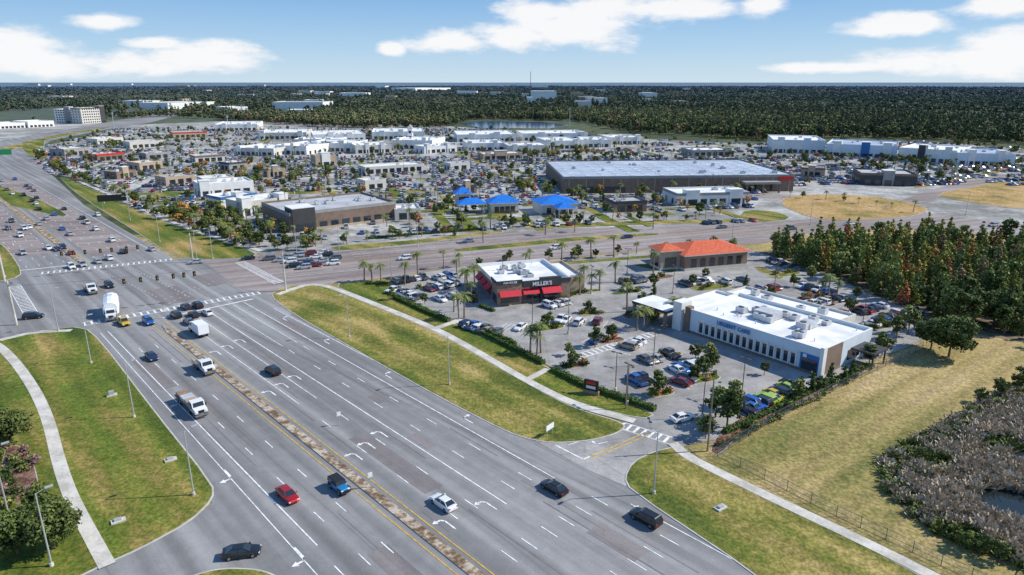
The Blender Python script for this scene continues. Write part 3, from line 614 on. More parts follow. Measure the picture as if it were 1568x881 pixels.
# --- warehouse
e,w=shop('warehouse_store',(862,297),(1214,293),78,9.2,'brown_wall','bluegrey_roof',0,False,'grey_wall',par=.5,sign=(.93,.99,6.3,8.2,'red_sign'))
mb=MB()
for i in range(15):
    for j in range(8): x=6+i*(w-12)/14; y=6+j*9; mb.box(x-1.2,x+1.2,y-.8,y+.8,8.7,9.0,'white_roof')
for i in range(14): x=3+i*(w-6)/13; mb.box(x,x+.4,-.2,0,0,7.8,'tan_wall')
mb.box(10,34,-.22,0,0,3.5,'dark_wall'); mb.box(w-30,w-10,-6,0,4.8,6.0,'grey_wall'); 
for x in (w-29,w-20,w-11): mb.box(x,x+.8,-5.8,-5,0,4.78,'brown_wall')
mb.box(w-28,w-12,-.3,-.05,0,4,'glass'); roofunits(mb,5,w-5,5,70,8.7,14); mb.obj('skylights_and_pilasters',e)
# --- mid shops
shop('furniture_store',(446,357),(607,336),34,8.0,'brown_wall','grey_roof',8,True,'grey_wall',[(.02,.22,9.5,'dark_wall',8)],base='tan_wall')
shop('retail_shop',(372,332),(442,322),16,6.5,'offwhite_wall','white_roof',4,True,None,[(.0,.2,8.0,'white_wall',5),(.8,1.0,8,'white_wall',5)])
shop('retail_shop',(340,322),(395,314),14,6,'white_wall','white_roof',3,True,'blue_trim',[(.4,.6,7.2,'white_wall',4)])
shop('retail_shop',(308,303),(390,296),18,7,'white_wall','white_roof',5,True,None,[(.0,.18,8.5,'white_wall',5)])
shop('retail_shop',(312,290),(360,286),14,6,'offwhite_wall','white_roof',3)
shop('retail_shop',(1036,316),(1146,313),20,6.2,'white_wall','white_roof',6,True,'grey_wall',[(.12,.3,7.4,'white_wall',5),(.72,.9,7.4,'white_wall',5)])
shop('restaurant_building',(940,326),(990,324),14,5.2,'brown_wall','grey_roof',3,True,'dark_wall')
shop('retail_shop',(605,338),(645,336),14,5,'offwhite_wall','white_roof',2)
shop('retail_shop',(1316,283),(1402,286),24,7,'dark_wall','grey_roof',4,True,'brown_wall',[(.4,.6,8.5,'grey_wall',6)])
shop('bank_building',(215,262),(250,258),14,5.5,'tan_wall','white_roof',2)
shop('retail_shop',(484,256),(516,254),12,8,'tan_wall','offwhite_wall',1,True,None,[(.3,.7,9.5,'white_wall',6)])
shop('restaurant_building',(150,248),(192,244),16,5.5,'brown_wall','grey_roof',3,True,'red_sign')
shop('restaurant_building',(266,212),(318,210),30,6,'tan_wall','grey_roof',3,True,'red_sign')
shop('retail_shop',(100,240),(140,236),18,6,'grey_wall','white_roof',3)
shop('retail_shop',(200,228),(250,225),20,6,'offwhite_wall','grey_roof',3)
shop('retail_shop',(255,285),(300,280),14,5,'tan_wall','grey_roof',3)
shop('restaurant_building',(225,245),(262,242),14,5,'grey_wall','white_roof',3)
shop('retail_shop',(690,262),(720,260),12,5,'offwhite_wall','grey_roof',2); shop('retail_shop',(560,268),(650,262),16,5,'offwhite_wall','white_roof',2)
for k,(a,b,d) in enumerate([((560,292),(592,289),12),((410,272),(438,270),10),((352,262),(380,259),12),((180,275),(210,271),12),((300,250),(345,247),16),((740,246),(800,244),18),((1060,240),(1120,239),25),((705,298),(730,296),10),((150,222),(190,219),20),((1225,270),(1262,272),12)]):
    shop('retail_shop',a,b,d,random.uniform(4.5,6.2),['offwhite_wall','tan_wall','grey_wall','brown_wall'][k%4],['white_roof','grey_roof','white_roof'][k%3],3,True,[None,None,'dark_wall',None,'brown_wall'][k%5],[(.3,.6,7,'tan_wall',3)] if k%2 else ())
def tw(*a): return [(x,x+.12,h,m,7) for x,h,m in a]
shop('department_store',(1182,234),(1262,236),60,11,'white_wall','white_roof',6,True,'pale_blue_wall',tw((.1,13,'white_wall'),(.6,12.5,'pale_blue_wall')))
shop('department_store',(1263,239),(1372,244),55,10,'pale_blue_wall','bluegrey_roof',8,True,None,tw((.1,12,'white_wall'),(.5,12,'blue_trim'),(.8,12,'white_wall')))
shop('department_store',(1373,246),(1462,252),50,10,'white_wall','white_roof',6,True,None,tw((.35,12.5,'dark_wall'),(.8,12,'white_wall')))
shop('department_store',(1463,253),(1552,256),46,9,'pale_blue_wall','bluegrey_roof',6,True,None,tw((.2,11,'white_wall'),(.7,11,'white_wall')))
for a,b,d,h in [((358,238),(420,240),40,6.5),((422,236),(470,238),45,7.5),((470,232),(540,233),40,7.5),((545,236),(600,234),35,7),((600,228),(662,229),45,8),((716,232),(775,231),40,7),((778,236),(840,235),30,7),((838,229),(890,228),45,7.5),((890,226),(935,226),40,7),((935,222),(985,221),40,7),((330,201),(395,200),70,8),((395,214),(470,213),60,7),((480,218),(560,216),60,7.5),((570,214),(650,213),60,8),((700,218),(790,217),60,7.5),((800,216),(900,215),50,7.5),((450,224),(520,224),30,6.5),((650,236),(700,233),20,6)]:
    shop('mall_building',a,b,d,h,random.choice(['white_wall','white_wall','offwhite_wall','white_wall']),'white_roof',8,True,None,[(x,x+.1,h+random.uniform(.7,2.2),'white_wall',6) for x in (random.uniform(0,.3),random.uniform(.45,.85))])
e,w=shop('mall_tower',(625,222),(632,222),6,15,'white_wall','white_roof',0,True,floors=3)
mb=MB(); hip(mb,0,w,0,6,15.3,4,'grey_roof',.5); mb.obj('roof',e)
# far buildings
shop('hotel_building',(86,189),(126,189),22,20,'white_wall','white_roof',3,True,None,[(.4,.6,23,'grey_wall',10)],floors=6)
shop('hotel_building',(127,190),(163,188),22,22,'offwhite_wall','white_roof',3,True,'dark_wall',[(.8,1.0,24,'dark_wall',10)],floors=6)
for a,b,d,h in [((0,198),(40,196),40,7),((44,196),(84,194),40,8),((258,168),(330,165),90,14),((418,168),(495,168),90,16),((350,172),(380,171),50,10),((575,136),(590,136),200,24),((814,154),(852,154),120,30),((636,140),(690,139),200,20),((985,152),(1006,152),100,22),((220,162),(250,161),80,12),((440,176),(470,176),50,9),((520,150),(560,150),100,18),((900,158),(930,158),80,14),((700,146),(730,146),100,18)]:
    shop('distant_building',a,b,d,h,'white_wall',random.choice(['white_roof','grey_roof']),0,d<60)
for k in range(34):
    u=random.uniform(-50,1300); v=random.uniform(132,166) if k%3 else random.uniform(130,137); wd_=random.uniform(6,26)
    shop('distant_building',(u,v),(u+wd_,v),60,min(26,random.uniform(9,14)*(1+8/(v-126))),random.choice(['white_wall','offwhite_wall','tan_wall']),random.choice(['white_roof','grey_roof']),0,False)
def bluehouse(name,c,w,d,parts):
    A=Vector(S(*c)); e=empty(name,(A.x,A.y,0),math.radians(14)); regfoot(A,math.radians(14),w,d)
    mb=MB(); mb.box(0,w,0,d,0,4.6,'offwhite_wall'); mb.box(-.05,w+.05,-.05,.02,0,1,'brown_wall'); mb.obj('walls',e)
    mb=MB(); hip(mb,0,w,0,d,4.95,3,'blue_roof',1.1)
    for x0,x1,y0,y1 in parts: hip(mb,x0,x1,y0,y1,4.4,2.4,'blue_roof',.8); 
    mb.obj('roof',e)
    mb=MB(); windows(mb,'f',w,d,4,2,.8,3.2); 
    for x0,x1,y0,y1 in parts:
        for x in(x0+.3,x1-.3):
            for y in(y0+.3,y1-.3): mb.cyl((x,y,0),(x,y,4.1),.25,.25,'offwhite_wall',8)
    mb.obj('windows_and_columns',e)
bluehouse('car_wash_building',(830,330),17,16,[(5,12,-9,-2)]); bluehouse('car_wash_building',(752,328),13,9,[(-14,-2,3,10)]); bluehouse('car_wash_building',(700,312),7,6,[])
# ---------------------------------------------------------------- foliage
def leafmesh(name,C,size,tint,mats,extra=None,dirs=None):
    n=len(C); C=np.asarray(C,float); size=np.broadcast_to(np.asarray(size,float),(n,))
    nm=rng.normal(size=(n,3))*.55
    if dirs is not None: nm+=dirs; nm[:,2]+=.25
    else: nm[:,2]+=.7
    nm/=np.linalg.norm(nm,axis=1,keepdims=True)+1e-9
    a=rng.normal(size=(n,3)); a-=nm*(a*nm).sum(1,keepdims=True); a/=np.linalg.norm(a,axis=1,keepdims=True)+1e-9
    b=np.cross(nm,a)
    s=size[:,None]*.5; asp=rng.uniform(.55,1,size=(n,1))
    V=np.stack([C-a*s-b*s*asp*.6,C+a*s*.7-b*s*asp,C+a*s+b*s*asp*.6,C-a*s*.7+b*s*asp],1).reshape(-1,3)
    verts=V.tolist(); faces=[(4*i,4*i+1,4*i+2,4*i+3) for i in range(n)]; mid=[0]*n
    t=np.repeat(np.asarray(tint,float),4)
    if extra:
        o=len(verts); verts+= extra.v; faces+=[tuple(k+o for k in f) for f in extra.f]; mid+=[1]*len(extra.f); t=np.concatenate([t,np.ones(len(extra.v))])
    me=bpy.data.meshes.new(name); me.from_pydata(verts,[],faces)
    for m in mats: me.materials.append(M[m])
    me.polygons.foreach_set('material_index',mid)
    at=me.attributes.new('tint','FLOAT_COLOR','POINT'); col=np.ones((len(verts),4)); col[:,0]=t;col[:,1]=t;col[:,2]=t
    at.data.foreach_set('color',col.ravel()); me.update(); return me
def clumps(centers,rad,per):
    C=[];Tn=[];Dn=[]
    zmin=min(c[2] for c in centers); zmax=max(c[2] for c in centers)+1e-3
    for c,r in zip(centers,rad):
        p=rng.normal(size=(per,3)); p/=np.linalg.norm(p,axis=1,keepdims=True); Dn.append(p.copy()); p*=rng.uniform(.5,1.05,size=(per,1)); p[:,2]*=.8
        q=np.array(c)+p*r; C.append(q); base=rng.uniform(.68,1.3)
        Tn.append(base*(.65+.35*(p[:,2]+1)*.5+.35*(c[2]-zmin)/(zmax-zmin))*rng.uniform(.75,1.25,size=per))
    return np.concatenate(C),np.concatenate(Tn),np.concatenate(Dn)
def oak(name,h,r,mat,ncl=22,per=45,ls=.5,tr=.3):
    ex=MB(); ex.cyl((0,0,0),(.1,.05,h*.42),tr*h*.09,tr*h*.055,'bark',7)
    for k in range(5):
        a=k*1.26+.4; ex.cyl((.1,.05,h*.38),(math.cos(a)*r*.55,math.sin(a)*r*.55,h*.68),tr*h*.045,tr*h*.015,'bark',5)
    cs=[];rd=[]
    for k in range(ncl):
        a=rng.uniform(0,6.28); q=rng.uniform(.0,1)**.5*.8; z=rng.uniform(-.8,1)
        lim=math.sqrt(max(.05,1-z*z*.85)); cs.append((math.cos(a)*r*q*lim,math.sin(a)*r*q*lim,h*.62+z*h*.30)); rd.append(r*rng.uniform(.22,.38))
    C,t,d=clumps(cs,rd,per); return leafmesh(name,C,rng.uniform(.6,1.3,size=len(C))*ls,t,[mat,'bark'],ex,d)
def conifer(name,h,r,mat,levels=9,per=40,ls=.5,start=.25,power=1.0):
    ex=MB(); ex.cyl((0,0,0),(0,0,h*.96),h*.018+.06,.04,'bark',6); cs=[];rd=[]
    for k in range(levels):
        f=k/(levels-1); z=h*(start+(1-start)*f*.96); rr=r*(1-f)**power*.75+.15*r*.6
        for j in range(max(1,int(5*(1-f)+1))):
            a=rng.uniform(0,6.28); cs.append((math.cos(a)*rr*.7,math.sin(a)*rr*.7,z+rng.uniform(-.3,.3))); rd.append(rr*.5+.25)
            ex.cyl((0,0,z-.3),(math.cos(a)*rr*.8,math.sin(a)*rr*.8,z),.04,.02,'bark',3,False)
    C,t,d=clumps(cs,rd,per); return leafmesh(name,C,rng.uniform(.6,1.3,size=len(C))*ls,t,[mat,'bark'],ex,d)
def palm(name,h,fl=2.0,nf=22):
    ex=MB(); b=(rng.uniform(-.3,.3),rng.uniform(-.3,.3)); ex.cyl((0,0,0),(b[0]*.5,b[1]*.5,h*.5),.24,.18,'palm_bark',8,False); ex.cyl((b[0]*.5,b[1]*.5,h*.5),(b[0],b[1],h),.18,.2,'palm_bark',8)
    verts=[];faces=[];ti=[]
    for k in range(nf):
        a=k*2.399; up=rng.uniform(-.5,1.1); L=fl*rng.uniform(.8,1.1); tn=rng.uniform(.7,1.3)
        dx,dy=math.cos(a),math.sin(a); pts=[]
        for i in range(7):
            f=i/6; rr=L*f*math.cos(up*.6); z=h+L*(f*math.sin(up)-.75*f*f*(1 if up>0 else .5)); pts.append((b[0]+dx*rr,b[1]+dy*rr,z))
        for i in range(6):
            p,q=pts[i],pts[i+1]; wd=.45*fl*.5*math.sin(math.pi*min(1,(i+1.2)/7.4)); px,py=-dy,dx
            for sg in(-1,1):
                o=len(verts); verts+=[p,q,(q[0]+px*wd*sg+dx*.15,q[1]+py*wd*sg+dy*.15,q[2]-wd*.45)]; faces.append((o,o+1,o+2)); ti+=[tn]*3
    o=len(verts); verts+=ex.v; nf0=len(faces); faces+=[tuple(k+o for k in f) for f in ex.f]; ti+=[1]*len(ex.v)
    me=bpy.data.meshes.new(name); me.from_pydata(verts,[],faces); me.materials.append(M['leaf_palm']); me.materials.append(M['palm_bark'])
    me.polygons.foreach_set('material_index',[0]*nf0+[1]*(len(faces)-nf0)); at=me.attributes.new('tint','FLOAT_COLOR','POINT'); c=np.ones((len(verts),4)); c[:,:3]=np.array(ti)[:,None]; at.data.foreach_set('color',c.ravel()); me.update(); return me
def shrub(name,r,h,mat,n=90,ls=.3):
    cs=[(rng.uniform(-.5,.5)*r,rng.uniform(-.5,.5)*r,h*rng.uniform(.35,.65)) for _ in range(5)]; C,t,d=clumps(cs,[min(r,h)*.55]*5,n//5); C[:,2]=np.abs(C[:,2]); return leafmesh(name,C,ls,t,[mat],None,d)
OAK=[oak('oak_a',6,2.5,'leaf_oak',26,48,.42),oak('oak_b',6,2.1,'leaf_oak',22,48,.42),oak('oak_c',6,2.4,'leaf_shrub',22,45,.42)]
BIGOAK=oak('oak_big',9,5.4,'leaf_oak',80,85,.5)
PALM=[palm('palm_a',5.5),palm('palm_b',6.5),palm('palm_c',4.8,1.8)]
CONE=[conifer('cone_a',5,1.2,'leaf_hedge',7,40,.3,.08,.7)]
def tree(kind,u,v,h=None,z=.1):
    p=S(u,v); rz=random.uniform(0,6.28)
    if kind=='palm': return link('palm_tree',random.choice(PALM),None,(p[0],p[1],z),rz,(h or 5.6)/5.6)
    if kind=='cone': return link('conical_evergreen_tree',CONE[0],None,(p[0],p[1],z),rz,(h or 4)/5)
    if kind=='big': return link('oak_tree',BIGOAK,None,(p[0],p[1],z),rz,(h or 9)/9)
    return link('oak_tree',random.choice(OAK),None,(p[0],p[1],z),rz,(h or 5)/6)
for u,v in [(558,432),(570,431),(583,430),(640,425),(700,423),(712,456),(722,457),(716,443),(727,448),(703,490),(711,488),(695,478),(620,437),(893,446),(905,444),(918,446),(888,452),(942,433),(812,542),(822,544),(828,541),(975,507),(985,505),(991,500),(1255,458),(1268,460),(1281,456),(1262,450),(1038,487),(1030,492),(960,478),(805,410),(860,402),(905,395),(680,412),(940,395),(740,372),(835,360),(880,356),(1000,352),(1200,395),(1000,420),(1120,395)]: tree('palm',u,v,random.uniform(5.0,6.8))
for u,v,h in [(878,562,4),(911,532,5),(935,520,4),(870,545,3),(1008,607,5.5),(1076,577,4.5),(1062,582,3.5),(1064,552,4),(835,505,4),(840,498,3.5),(985,472,4.5),(995,476,4),(900,480,3.5),(960,445,4),(1085,560,5),(1090,566,4),(1000,500,4),(1100,490,4),(1170,575,3),(1000,440,4),(1080,430,4),(1060,440,4),(600,460,3.5),(650,466,3),(1300,480,4.5),(1345,505,4),(1255,598,3),(1220,612,4),(1330,560,5),(1350,545,5.5),(1372,520,6),(1390,512,7),(1215,440,4),(880,400,4.5),(780,400,4),(1240,432,5),(1310,460,4),(1180,460,4)]: tree('oak',u,v,h)
for u,v,h in [(1240,600,4.5),(1225,604,4),(1290,585,4),(1272,582,4),(1305,577,4),(873,563,3.5),(1142,440,4),(1000,452,4)]: tree('cone',u,v,h)
tree('big',1452,548,9.5); tree('big',1520,500,9); tree('big',16,684,6.5); tree('big',82,842,6.5); tree('big',28,850,6); tree('oak',1113,655,7.5); tree('oak',1095,640,6); tree('oak',1120,625,5.5); tree('oak',1080,672,4.5); tree('oak',60,790,4.5); tree('oak',-20,860,6); tree('big',1425,535,7)
def hedge(pts,w=1.3,h=1.1,dens=70,name='hedge',mat='leaf_hedge'):
    C=[]; core=MB()
    for a,b in zip(pts[:-1],pts[1:]):
        a,b=Vector(a),Vector(b); L=(b-a).length; d=(b-a)/L; n=Vector((-d.y,d.x)); k=int(L*dens)
        f=rng.uniform(0,1,k); o=rng.uniform(-1,1,k)*w/2; z=h*rng.uniform(.15,1,k); hf=1+.12*np.sin(f*L*1.7)
        C.append(np.stack([a.x+d.x*f*L+n.x*o,a.y+d.y*f*L+n.y*o,z*hf+.13],1))
        c=(a+b)/2; core.obox((c.x,c.y),math.atan2(d.y,d.x),L,w*.75,.1,h*.85,mat)
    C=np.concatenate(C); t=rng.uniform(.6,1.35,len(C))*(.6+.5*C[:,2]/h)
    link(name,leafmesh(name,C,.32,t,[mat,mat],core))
for seg in [[(604,457),(650,478),(688,494)],[(712,500),(760,522),(832,559)],[(846,568),(905,598)],[(915,600),(1003,630)]]: hedge(SP(seg),1.5,1.1)
hedge(SP([(560,436),(595,436)]),1.2,.9); hedge(SP([(720,500),(790,532)]),.9,1.4); hedge(SP([(1110,665),(1200,622),(1245,600),(1330,562)]),1.2,.9); hedge(SP([(735,470),(757,478)]),1,.8); hedge(SP([(838,470),(890,447)]),1,.8)
hedge(SP([(745,352),(640,360),(560,367)]),1.2,.9)
SHR=[shrub('shrub_a',1,1.1,'leaf_shrub'),shrub('shrub_b',1,1.2,'leaf_hedge'),shrub('shrub_c',.9,.9,'leaf_purple'),shrub('shrub_d',1,1.1,'leaf_autumn')]
isl=[((835,503),10,4),((985,482),12,5),((1010,425),10,4),((905,480),8,4),((880,560),7,3),((935,522),7,3.5),((1075,580),8,4),((1010,603),6,3),((1050,470),9,3),((960,448),10,3),((1065,560),9,3),((890,448),12,3),((1250,455),14,4),((1345,500),10,4),((720,458),4,10),((1020,545),8,2.5),((1150,490),8,3),((1200,420),12,5),((1090,440),14,5),((660,440),10,3),((625,432),8,3)]
for (u,v),lx,ly in isl:
    c=S(u,v); a=A_X; ca,sa=math.cos(a),math.sin(a)
    pol=[(c[0]+x*ca-y*sa,c[1]+x*sa+y*ca) for x,y in [(-lx/2,-ly/2),(lx/2,-ly/2),(lx/2,ly/2),(-lx/2,ly/2)]]
    verge('planting_island',pol,random.choice(['verge_grass_lush','mulch','verge_grass']),2,.15,.18)
    for _ in range(6): 
        x,y=random.uniform(-.4,.4)*lx,random.uniform(-.35,.35)*ly; link('shrub',random.choice([SHR[0],SHR[1],SHR[1],SHR[3]]),None,(c[0]+x*ca-y*sa,c[1]+x*sa+y*ca,.14),random.uniform(0,6),random.uniform(.7,1.3))
verge('mulch_bed',SP([(5,690),(30,680),(55,715),(62,760),(30,775),(0,765)]),'mulch',2,.165,.1); verge('mulch_bed',SP([(1085,690),(1110,650),(1250,590),(1340,555),(1335,562),(1255,603),(1130,668),(1100,700)]),'mulch',1,.125,.1)
for _ in range(40):
    u=random.uniform(-10,60); v=random.uniform(690,800); p=S(u,v); link('shrub',random.choice([SHR[0],SHR[1],SHR[1],SHR[2]]),None,(p[0],p[1],.15),random.uniform(0,6),random.uniform(.7,1.4))
for k in range(24):
    f=k/23; p=S(1100+230*f+random.uniform(-4,4),688-122*f+random.uniform(-4,4)); link('shrub',SHR[random.choice([0,1])],None,(p[0],p[1],.1),random.uniform(0,6),random.uniform(.7,1.4))
# ---------------------------------------------------------------- instancer
def instancer(name,pts,meshes):
    col=bpy.data.collections.new(name+'_sources')
    for i,me in enumerate(meshes):
        o=bpy.data.objects.new('%s_src_%02d'%(name,i),me); col.objects.link(o)
    P_=np.array(pts,float); me=bpy.data.meshes.new(name); me.from_pydata(P_[:,:3].tolist(),[],[])
    a=me.attributes.new('rot','FLOAT_VECTOR','POINT'); r=np.zeros((len(P_),3)); r[:,2]=P_[:,3]; a.data.foreach_set('vector',r.ravel())
    a=me.attributes.new('scl','FLOAT_VECTOR','POINT'); a.data.foreach_set('vector',P_[:,4:7].ravel())
    a=me.attributes.new('idx','INT','POINT'); a.data.foreach_set('value',P_[:,7].astype(np.int32))
    o=link(name,me); ng=bpy.data.node_groups.new(name,'GeometryNodeTree')
    ng.interface.new_socket('Geometry',in_out='INPUT',socket_type='NodeSocketGeometry'); ng.interface.new_socket('Geometry',in_out='OUTPUT',socket_type='NodeSocketGeometry')
    gi=ng.nodes.new('NodeGroupInput'); go=ng.nodes.new('NodeGroupOutput'); ip=ng.nodes.new('GeometryNodeInstanceOnPoints'); ci=ng.nodes.new('GeometryNodeCollectionInfo')
    ci.inputs['Collection'].default_value=col; ci.inputs['Separate Children'].default_value=True; ci.inputs['Reset Children'].default_value=True
    def na(n,t):
        x=ng.nodes.new('GeometryNodeInputNamedAttribute'); x.data_type=t; x.inputs['Name'].default_value=n; return x.outputs['Attribute']
    L=ng.links; L.new(gi.outputs[0],ip.inputs['Points']); L.new(ci.outputs[0],ip.inputs['Instance']); ip.inputs['Pick Instance'].default_value=True
    L.new(na('idx','INT'),ip.inputs['Instance Index']); L.new(na('rot','FLOAT_VECTOR'),ip.inputs['Rotation']); L.new(na('scl','FLOAT_VECTOR'),ip.inputs['Scale']); L.new(ip.outputs[0],go.inputs[0])
    md=o.modifiers.new('instances','NODES'); md.node_group=ng; return o
def FT(q): return [oak('f0'+q,12,4.6,'leaf_forest',*([14,20,1.7] if q=='n' else [9,8,3.2])),oak('f1'+q,12,4.2,'leaf_oak',*([12,20,1.6] if q=='n' else [9,8,3.0])),conifer('f2'+q,16,3.2,'leaf_pine',*([7,10,1.4] if q=='n' else [4,5,3.0]),.4),oak('f3'+q,11,4.4,'leaf_shrub',*([12,20,1.6] if q=='n' else [9,8,3.2])),conifer('f4'+q,14,3,'leaf_forest',*([7,10,1.4] if q=='n' else [4,5,3.0]),.25),oak('f5'+q,11,4.2,'leaf_wood_brown',*([12,18,1.6] if q=='n' else [8,8,3.0]))]
vl=[(-900,215),(-400,195),(0,190),(80,184),(170,184),(250,180),(330,184),(500,196),(660,198),(700,193),(720,184),(880,186),(960,204),(1180,217),(1300,212),(1420,216),(1568,224),(2000,238),(2600,250)]
vx=np.array([a for a,_ in vl]); vy=np.array([b for _,b in vl])
def forest_pts(r0,r1,n,sc,zs=1.0):
    r=np.sqrt(rng.uniform(r0*r0,r1*r1,n)); a=rng.uniform(-.86,.86,n); X=np.sin(a)*r; Y=np.cos(a)*r
    d=Y*cp+H*sp; U=784+F*X/d; V=440.5+F*(H*cp-Y*sp)/d
    ok=V<np.interp(U,vx,vy); X,Y,U,V=X[ok],Y[ok],U[ok],V[ok]
    c=np.sin(X*.0035+1.3)*np.cos(Y*.0021+.5)+.5*np.sin(X*.011+Y*.004)+rng.normal(0,.12,len(X)); ok=c<.95
    ok&=~((U<330)&(V>172)&(rng.uniform(0,1,len(U))<.55))
    X,Y,U,V=X[ok],Y[ok],U[ok],V[ok]; out=[]
    ft=[f for f in foot if f[0][1]>600]
    bb=[(min(p[0] for p in f)-5,max(p[0] for p in f)+5,min(p[1] for p in f)-(60 if f[0][1]<1500 else 260),max(p[1] for p in f)+5) for f in ft]
    for x,y in zip(X,Y):
        if any(b[0]<x<b[1] and b[2]<y<b[3] for b in bb): continue
        s=rng.uniform(.55,1.2); w=s*sc*rng.uniform(.85,1.2)
        k=math.sin(x*.006)+math.cos(y*.005+x*.002)+rng.normal(0,.6); idx=0 if k<-.4 else 1 if k<.3 else (2 if k<.9 else (3 if rng.uniform()<.4 else 4))
        if rng.uniform()<.08: idx=5
        out.append((x,y,-.3,rng.uniform(0,6.28),w,w,s*zs,idx))
    return out
f1=forest_pts(480,1400,22000,1.0); f2=forest_pts(1400,3200,38000,1.4)+forest_pts(3200,9000,34000,3.2,1.1)
instancer('forest',f1,FT('n')); instancer('distant_forest',f2,FT('f'))
CY=[conifer('c0',10,2.2,'leaf_cypress',11,28,.55,.12,.8),conifer('c1',11,2.3,'leaf_wood',11,28,.55,.12,.8),conifer('c2',10,2.2,'leaf_wood',11,28,.55,.12,.8),conifer('c3',9,2.1,'leaf_autumn',10,24,.5,.2,.8),oak('c4',8,3.2,'leaf_wood',24,38,.55),oak('c5',9,3.4,'leaf_oak',26,38,.55),conifer('c6',9,2.0,'leaf_wood_brown',10,22,.5,.2,.8)]
nf=SP([(1160,386),(1230,381),(1320,374),(1420,366),(1568,388),(1900,400),(2200,520),(1900,560),(1700,545),(1568,525),(1500,512),(1430,506),(1405,482),(1300,440),(1230,412)])
xs=[p[0] for p in nf]; ys=[p[1] for p in nf]; pts=[]
flat('forest_floor',nf,.03,'marsh_ground')
y=min(ys)
while y<max(ys):
    x=min(xs)
    while x<max(xs):
        p=(x+random.uniform(-2.2,2.2),y+random.uniform(-2.2,2.2))
        if inpoly(p,nf):
            s=random.uniform(.5,1.2); u,v=PX(*p); q=random.random()
            edge=v>478
            idx=(3 if q<.12 else 6 if q<.2 else 0 if q<.5 else 1 if q<.72 else 2 if q<.88 else 4 if q<.96 else 5) if not edge else random.choice([5,5,4,1,2])
            pts.append((p[0],p[1],0,random.uniform(0,6.28),s,s,s*random.uniform(.8,1.15),idx))
        x+=4.4
    y+=4.4
instancer('cypress_forest',pts,CY)
# ---------------------------------------------------------------- commercial district scatter
cars_i=[]; trees_i=[]
CARS=[getcar(k,c) for k,c in [('sedan','white'),('suv','white'),('sedan','black'),('suv','black'),('suv','grey'),('sedan','silver'),('sedan','grey'),('pickup','white'),('sedan','red'),('suv','navy'),('sedan','blue'),('suv','silver'),('pickup','white'),('sedan','silver')]]
TREES=[OAK[0],OAK[1],OAK[2],PALM[0],PALM[1],CONE[0],oak('m_autumn',5,2,'leaf_autumn',14,35,.45)]
noplace=[SP([(1160,285),(1600,285),(1600,360),(1160,360)]),SP([(1205,298),(1420,298),(1430,340),(1205,340)]),main,crossr]
ca,sa=math.cos(A_X-.12),math.sin(A_X-.12)
fb=[(f,min(p[0] for p in f),max(p[0] for p in f),min(p[1] for p in f),max(p[1] for p in f)) for f in foot]
def blocked(p):
    for f,a,b,c,d in fb:
        if a<p[0]<b and c<p[1]<d and inpoly(p,f): return True
    return any(inpoly(p,q) for q in noplace)
for j in range(-10,60):
    for row,off in((0,0),(1,5.6)):
        yy=120+j*18.5+off
        for i in range(-330,330):
            xx=i*2.85; p=(xx*ca-yy*sa,xx*sa+yy*ca)
            if p[1]<235 or p[1]>900 or abs(p[0])>p[1]*1.1+50: continue
            if not inpoly(p,comm): continue
            bi=i%19; blk=math.sin(xx*.021+j*1.7)+math.cos(yy*.013+xx*.006)
            if blocked(p): continue
            if bi in(0,1):
                if row==0 and bi==0 and random.random()<.6: trees_i.append((p[0],p[1],0,random.uniform(0,6),*([random.uniform(.5,.95)]*3),random.choice([0,1,2,2,3,3,4,4,5,6])))
                continue
            if blk<-.75:
                if random.random()<.07: trees_i.append((p[0]+random.uniform(-2,2),p[1]+random.uniform(-2,2),0,random.uniform(0,6),*([random.uniform(.5,1.1)]*3),random.choice([0,1,2,3,4,2,1,6])))
                continue
            occ=.66 if blk>.2 else .42
            if random.random()<occ:
                cars_i.append((p[0],p[1],.03,A_X-.12+math.pi/2*(1 if random.random()<.5 else -1)+random.uniform(-.03,.03),1,1,1,random.randrange(len(CARS))))
            elif random.random()<.03: trees_i.append((p[0],p[1],0,random.uniform(0,6),*([random.uniform(.5,.95)]*3),random.choice([0,1,2,3,4,5])))
for _ in range(4800):
    u=random.uniform(-100,1600); v=200+180*random.random()**1.3; p=S(u,v)
    if not inpoly(p,comm) or blocked(p): continue
    k=math.sin(p[0]*.03)+math.sin(p[1]*.035+p[0]*.01)
    if k<.45 and random.random()>.14: continue
    trees_i.append((p[0],p[1],0,random.uniform(0,6),*([random.uniform(.5,1.2)]*3),random.choice([0,1,2,2,1,3,4,5,6,3])))
for poly_e,hh in (([(75,262),(160,296),(240,333),(330,362),(395,384)],1),([(410,388),(520,377),(700,357),(880,346),(1100,338)],1),([(700,414),(900,397),(1130,382)],.8),([(1400,282),(1480,270),(1568,253)],1),([(1150,300),(1290,310),(1420,332)],.8)):
    w_=SP(poly_e)
    for a,b in zip(w_[:-1],w_[1:]):
        L=math.dist(a,b); k=0
        while k<L:
            f=k/L; trees_i.append((a[0]+(b[0]-a[0])*f+random.uniform(0,3),a[1]+(b[1]-a[1])*f+random.uniform(2,5),0,random.uniform(0,6),*([random.uniform(.6,1.05)*hh]*3),random.choice([0,1,3,4,2]))); k+=random.uniform(5,12)
instancer('parked_cars',cars_i,CARS); instancer('landscape_trees',trees_i,TREES)
gm=MB()
for k in range(190):
    u=random.uniform(60,1180); v=random.uniform(215,345); p=S(u,v)
    if not inpoly(p,comm) or blocked(p): continue
    gm.obox(p,A_X-.12+random.choice([0,math.pi/2]),random.uniform(12,45),random.uniform(2.5,7),.0,.06+.0007*k,'verge_grass_lush')
gm.obj('grass_islands')
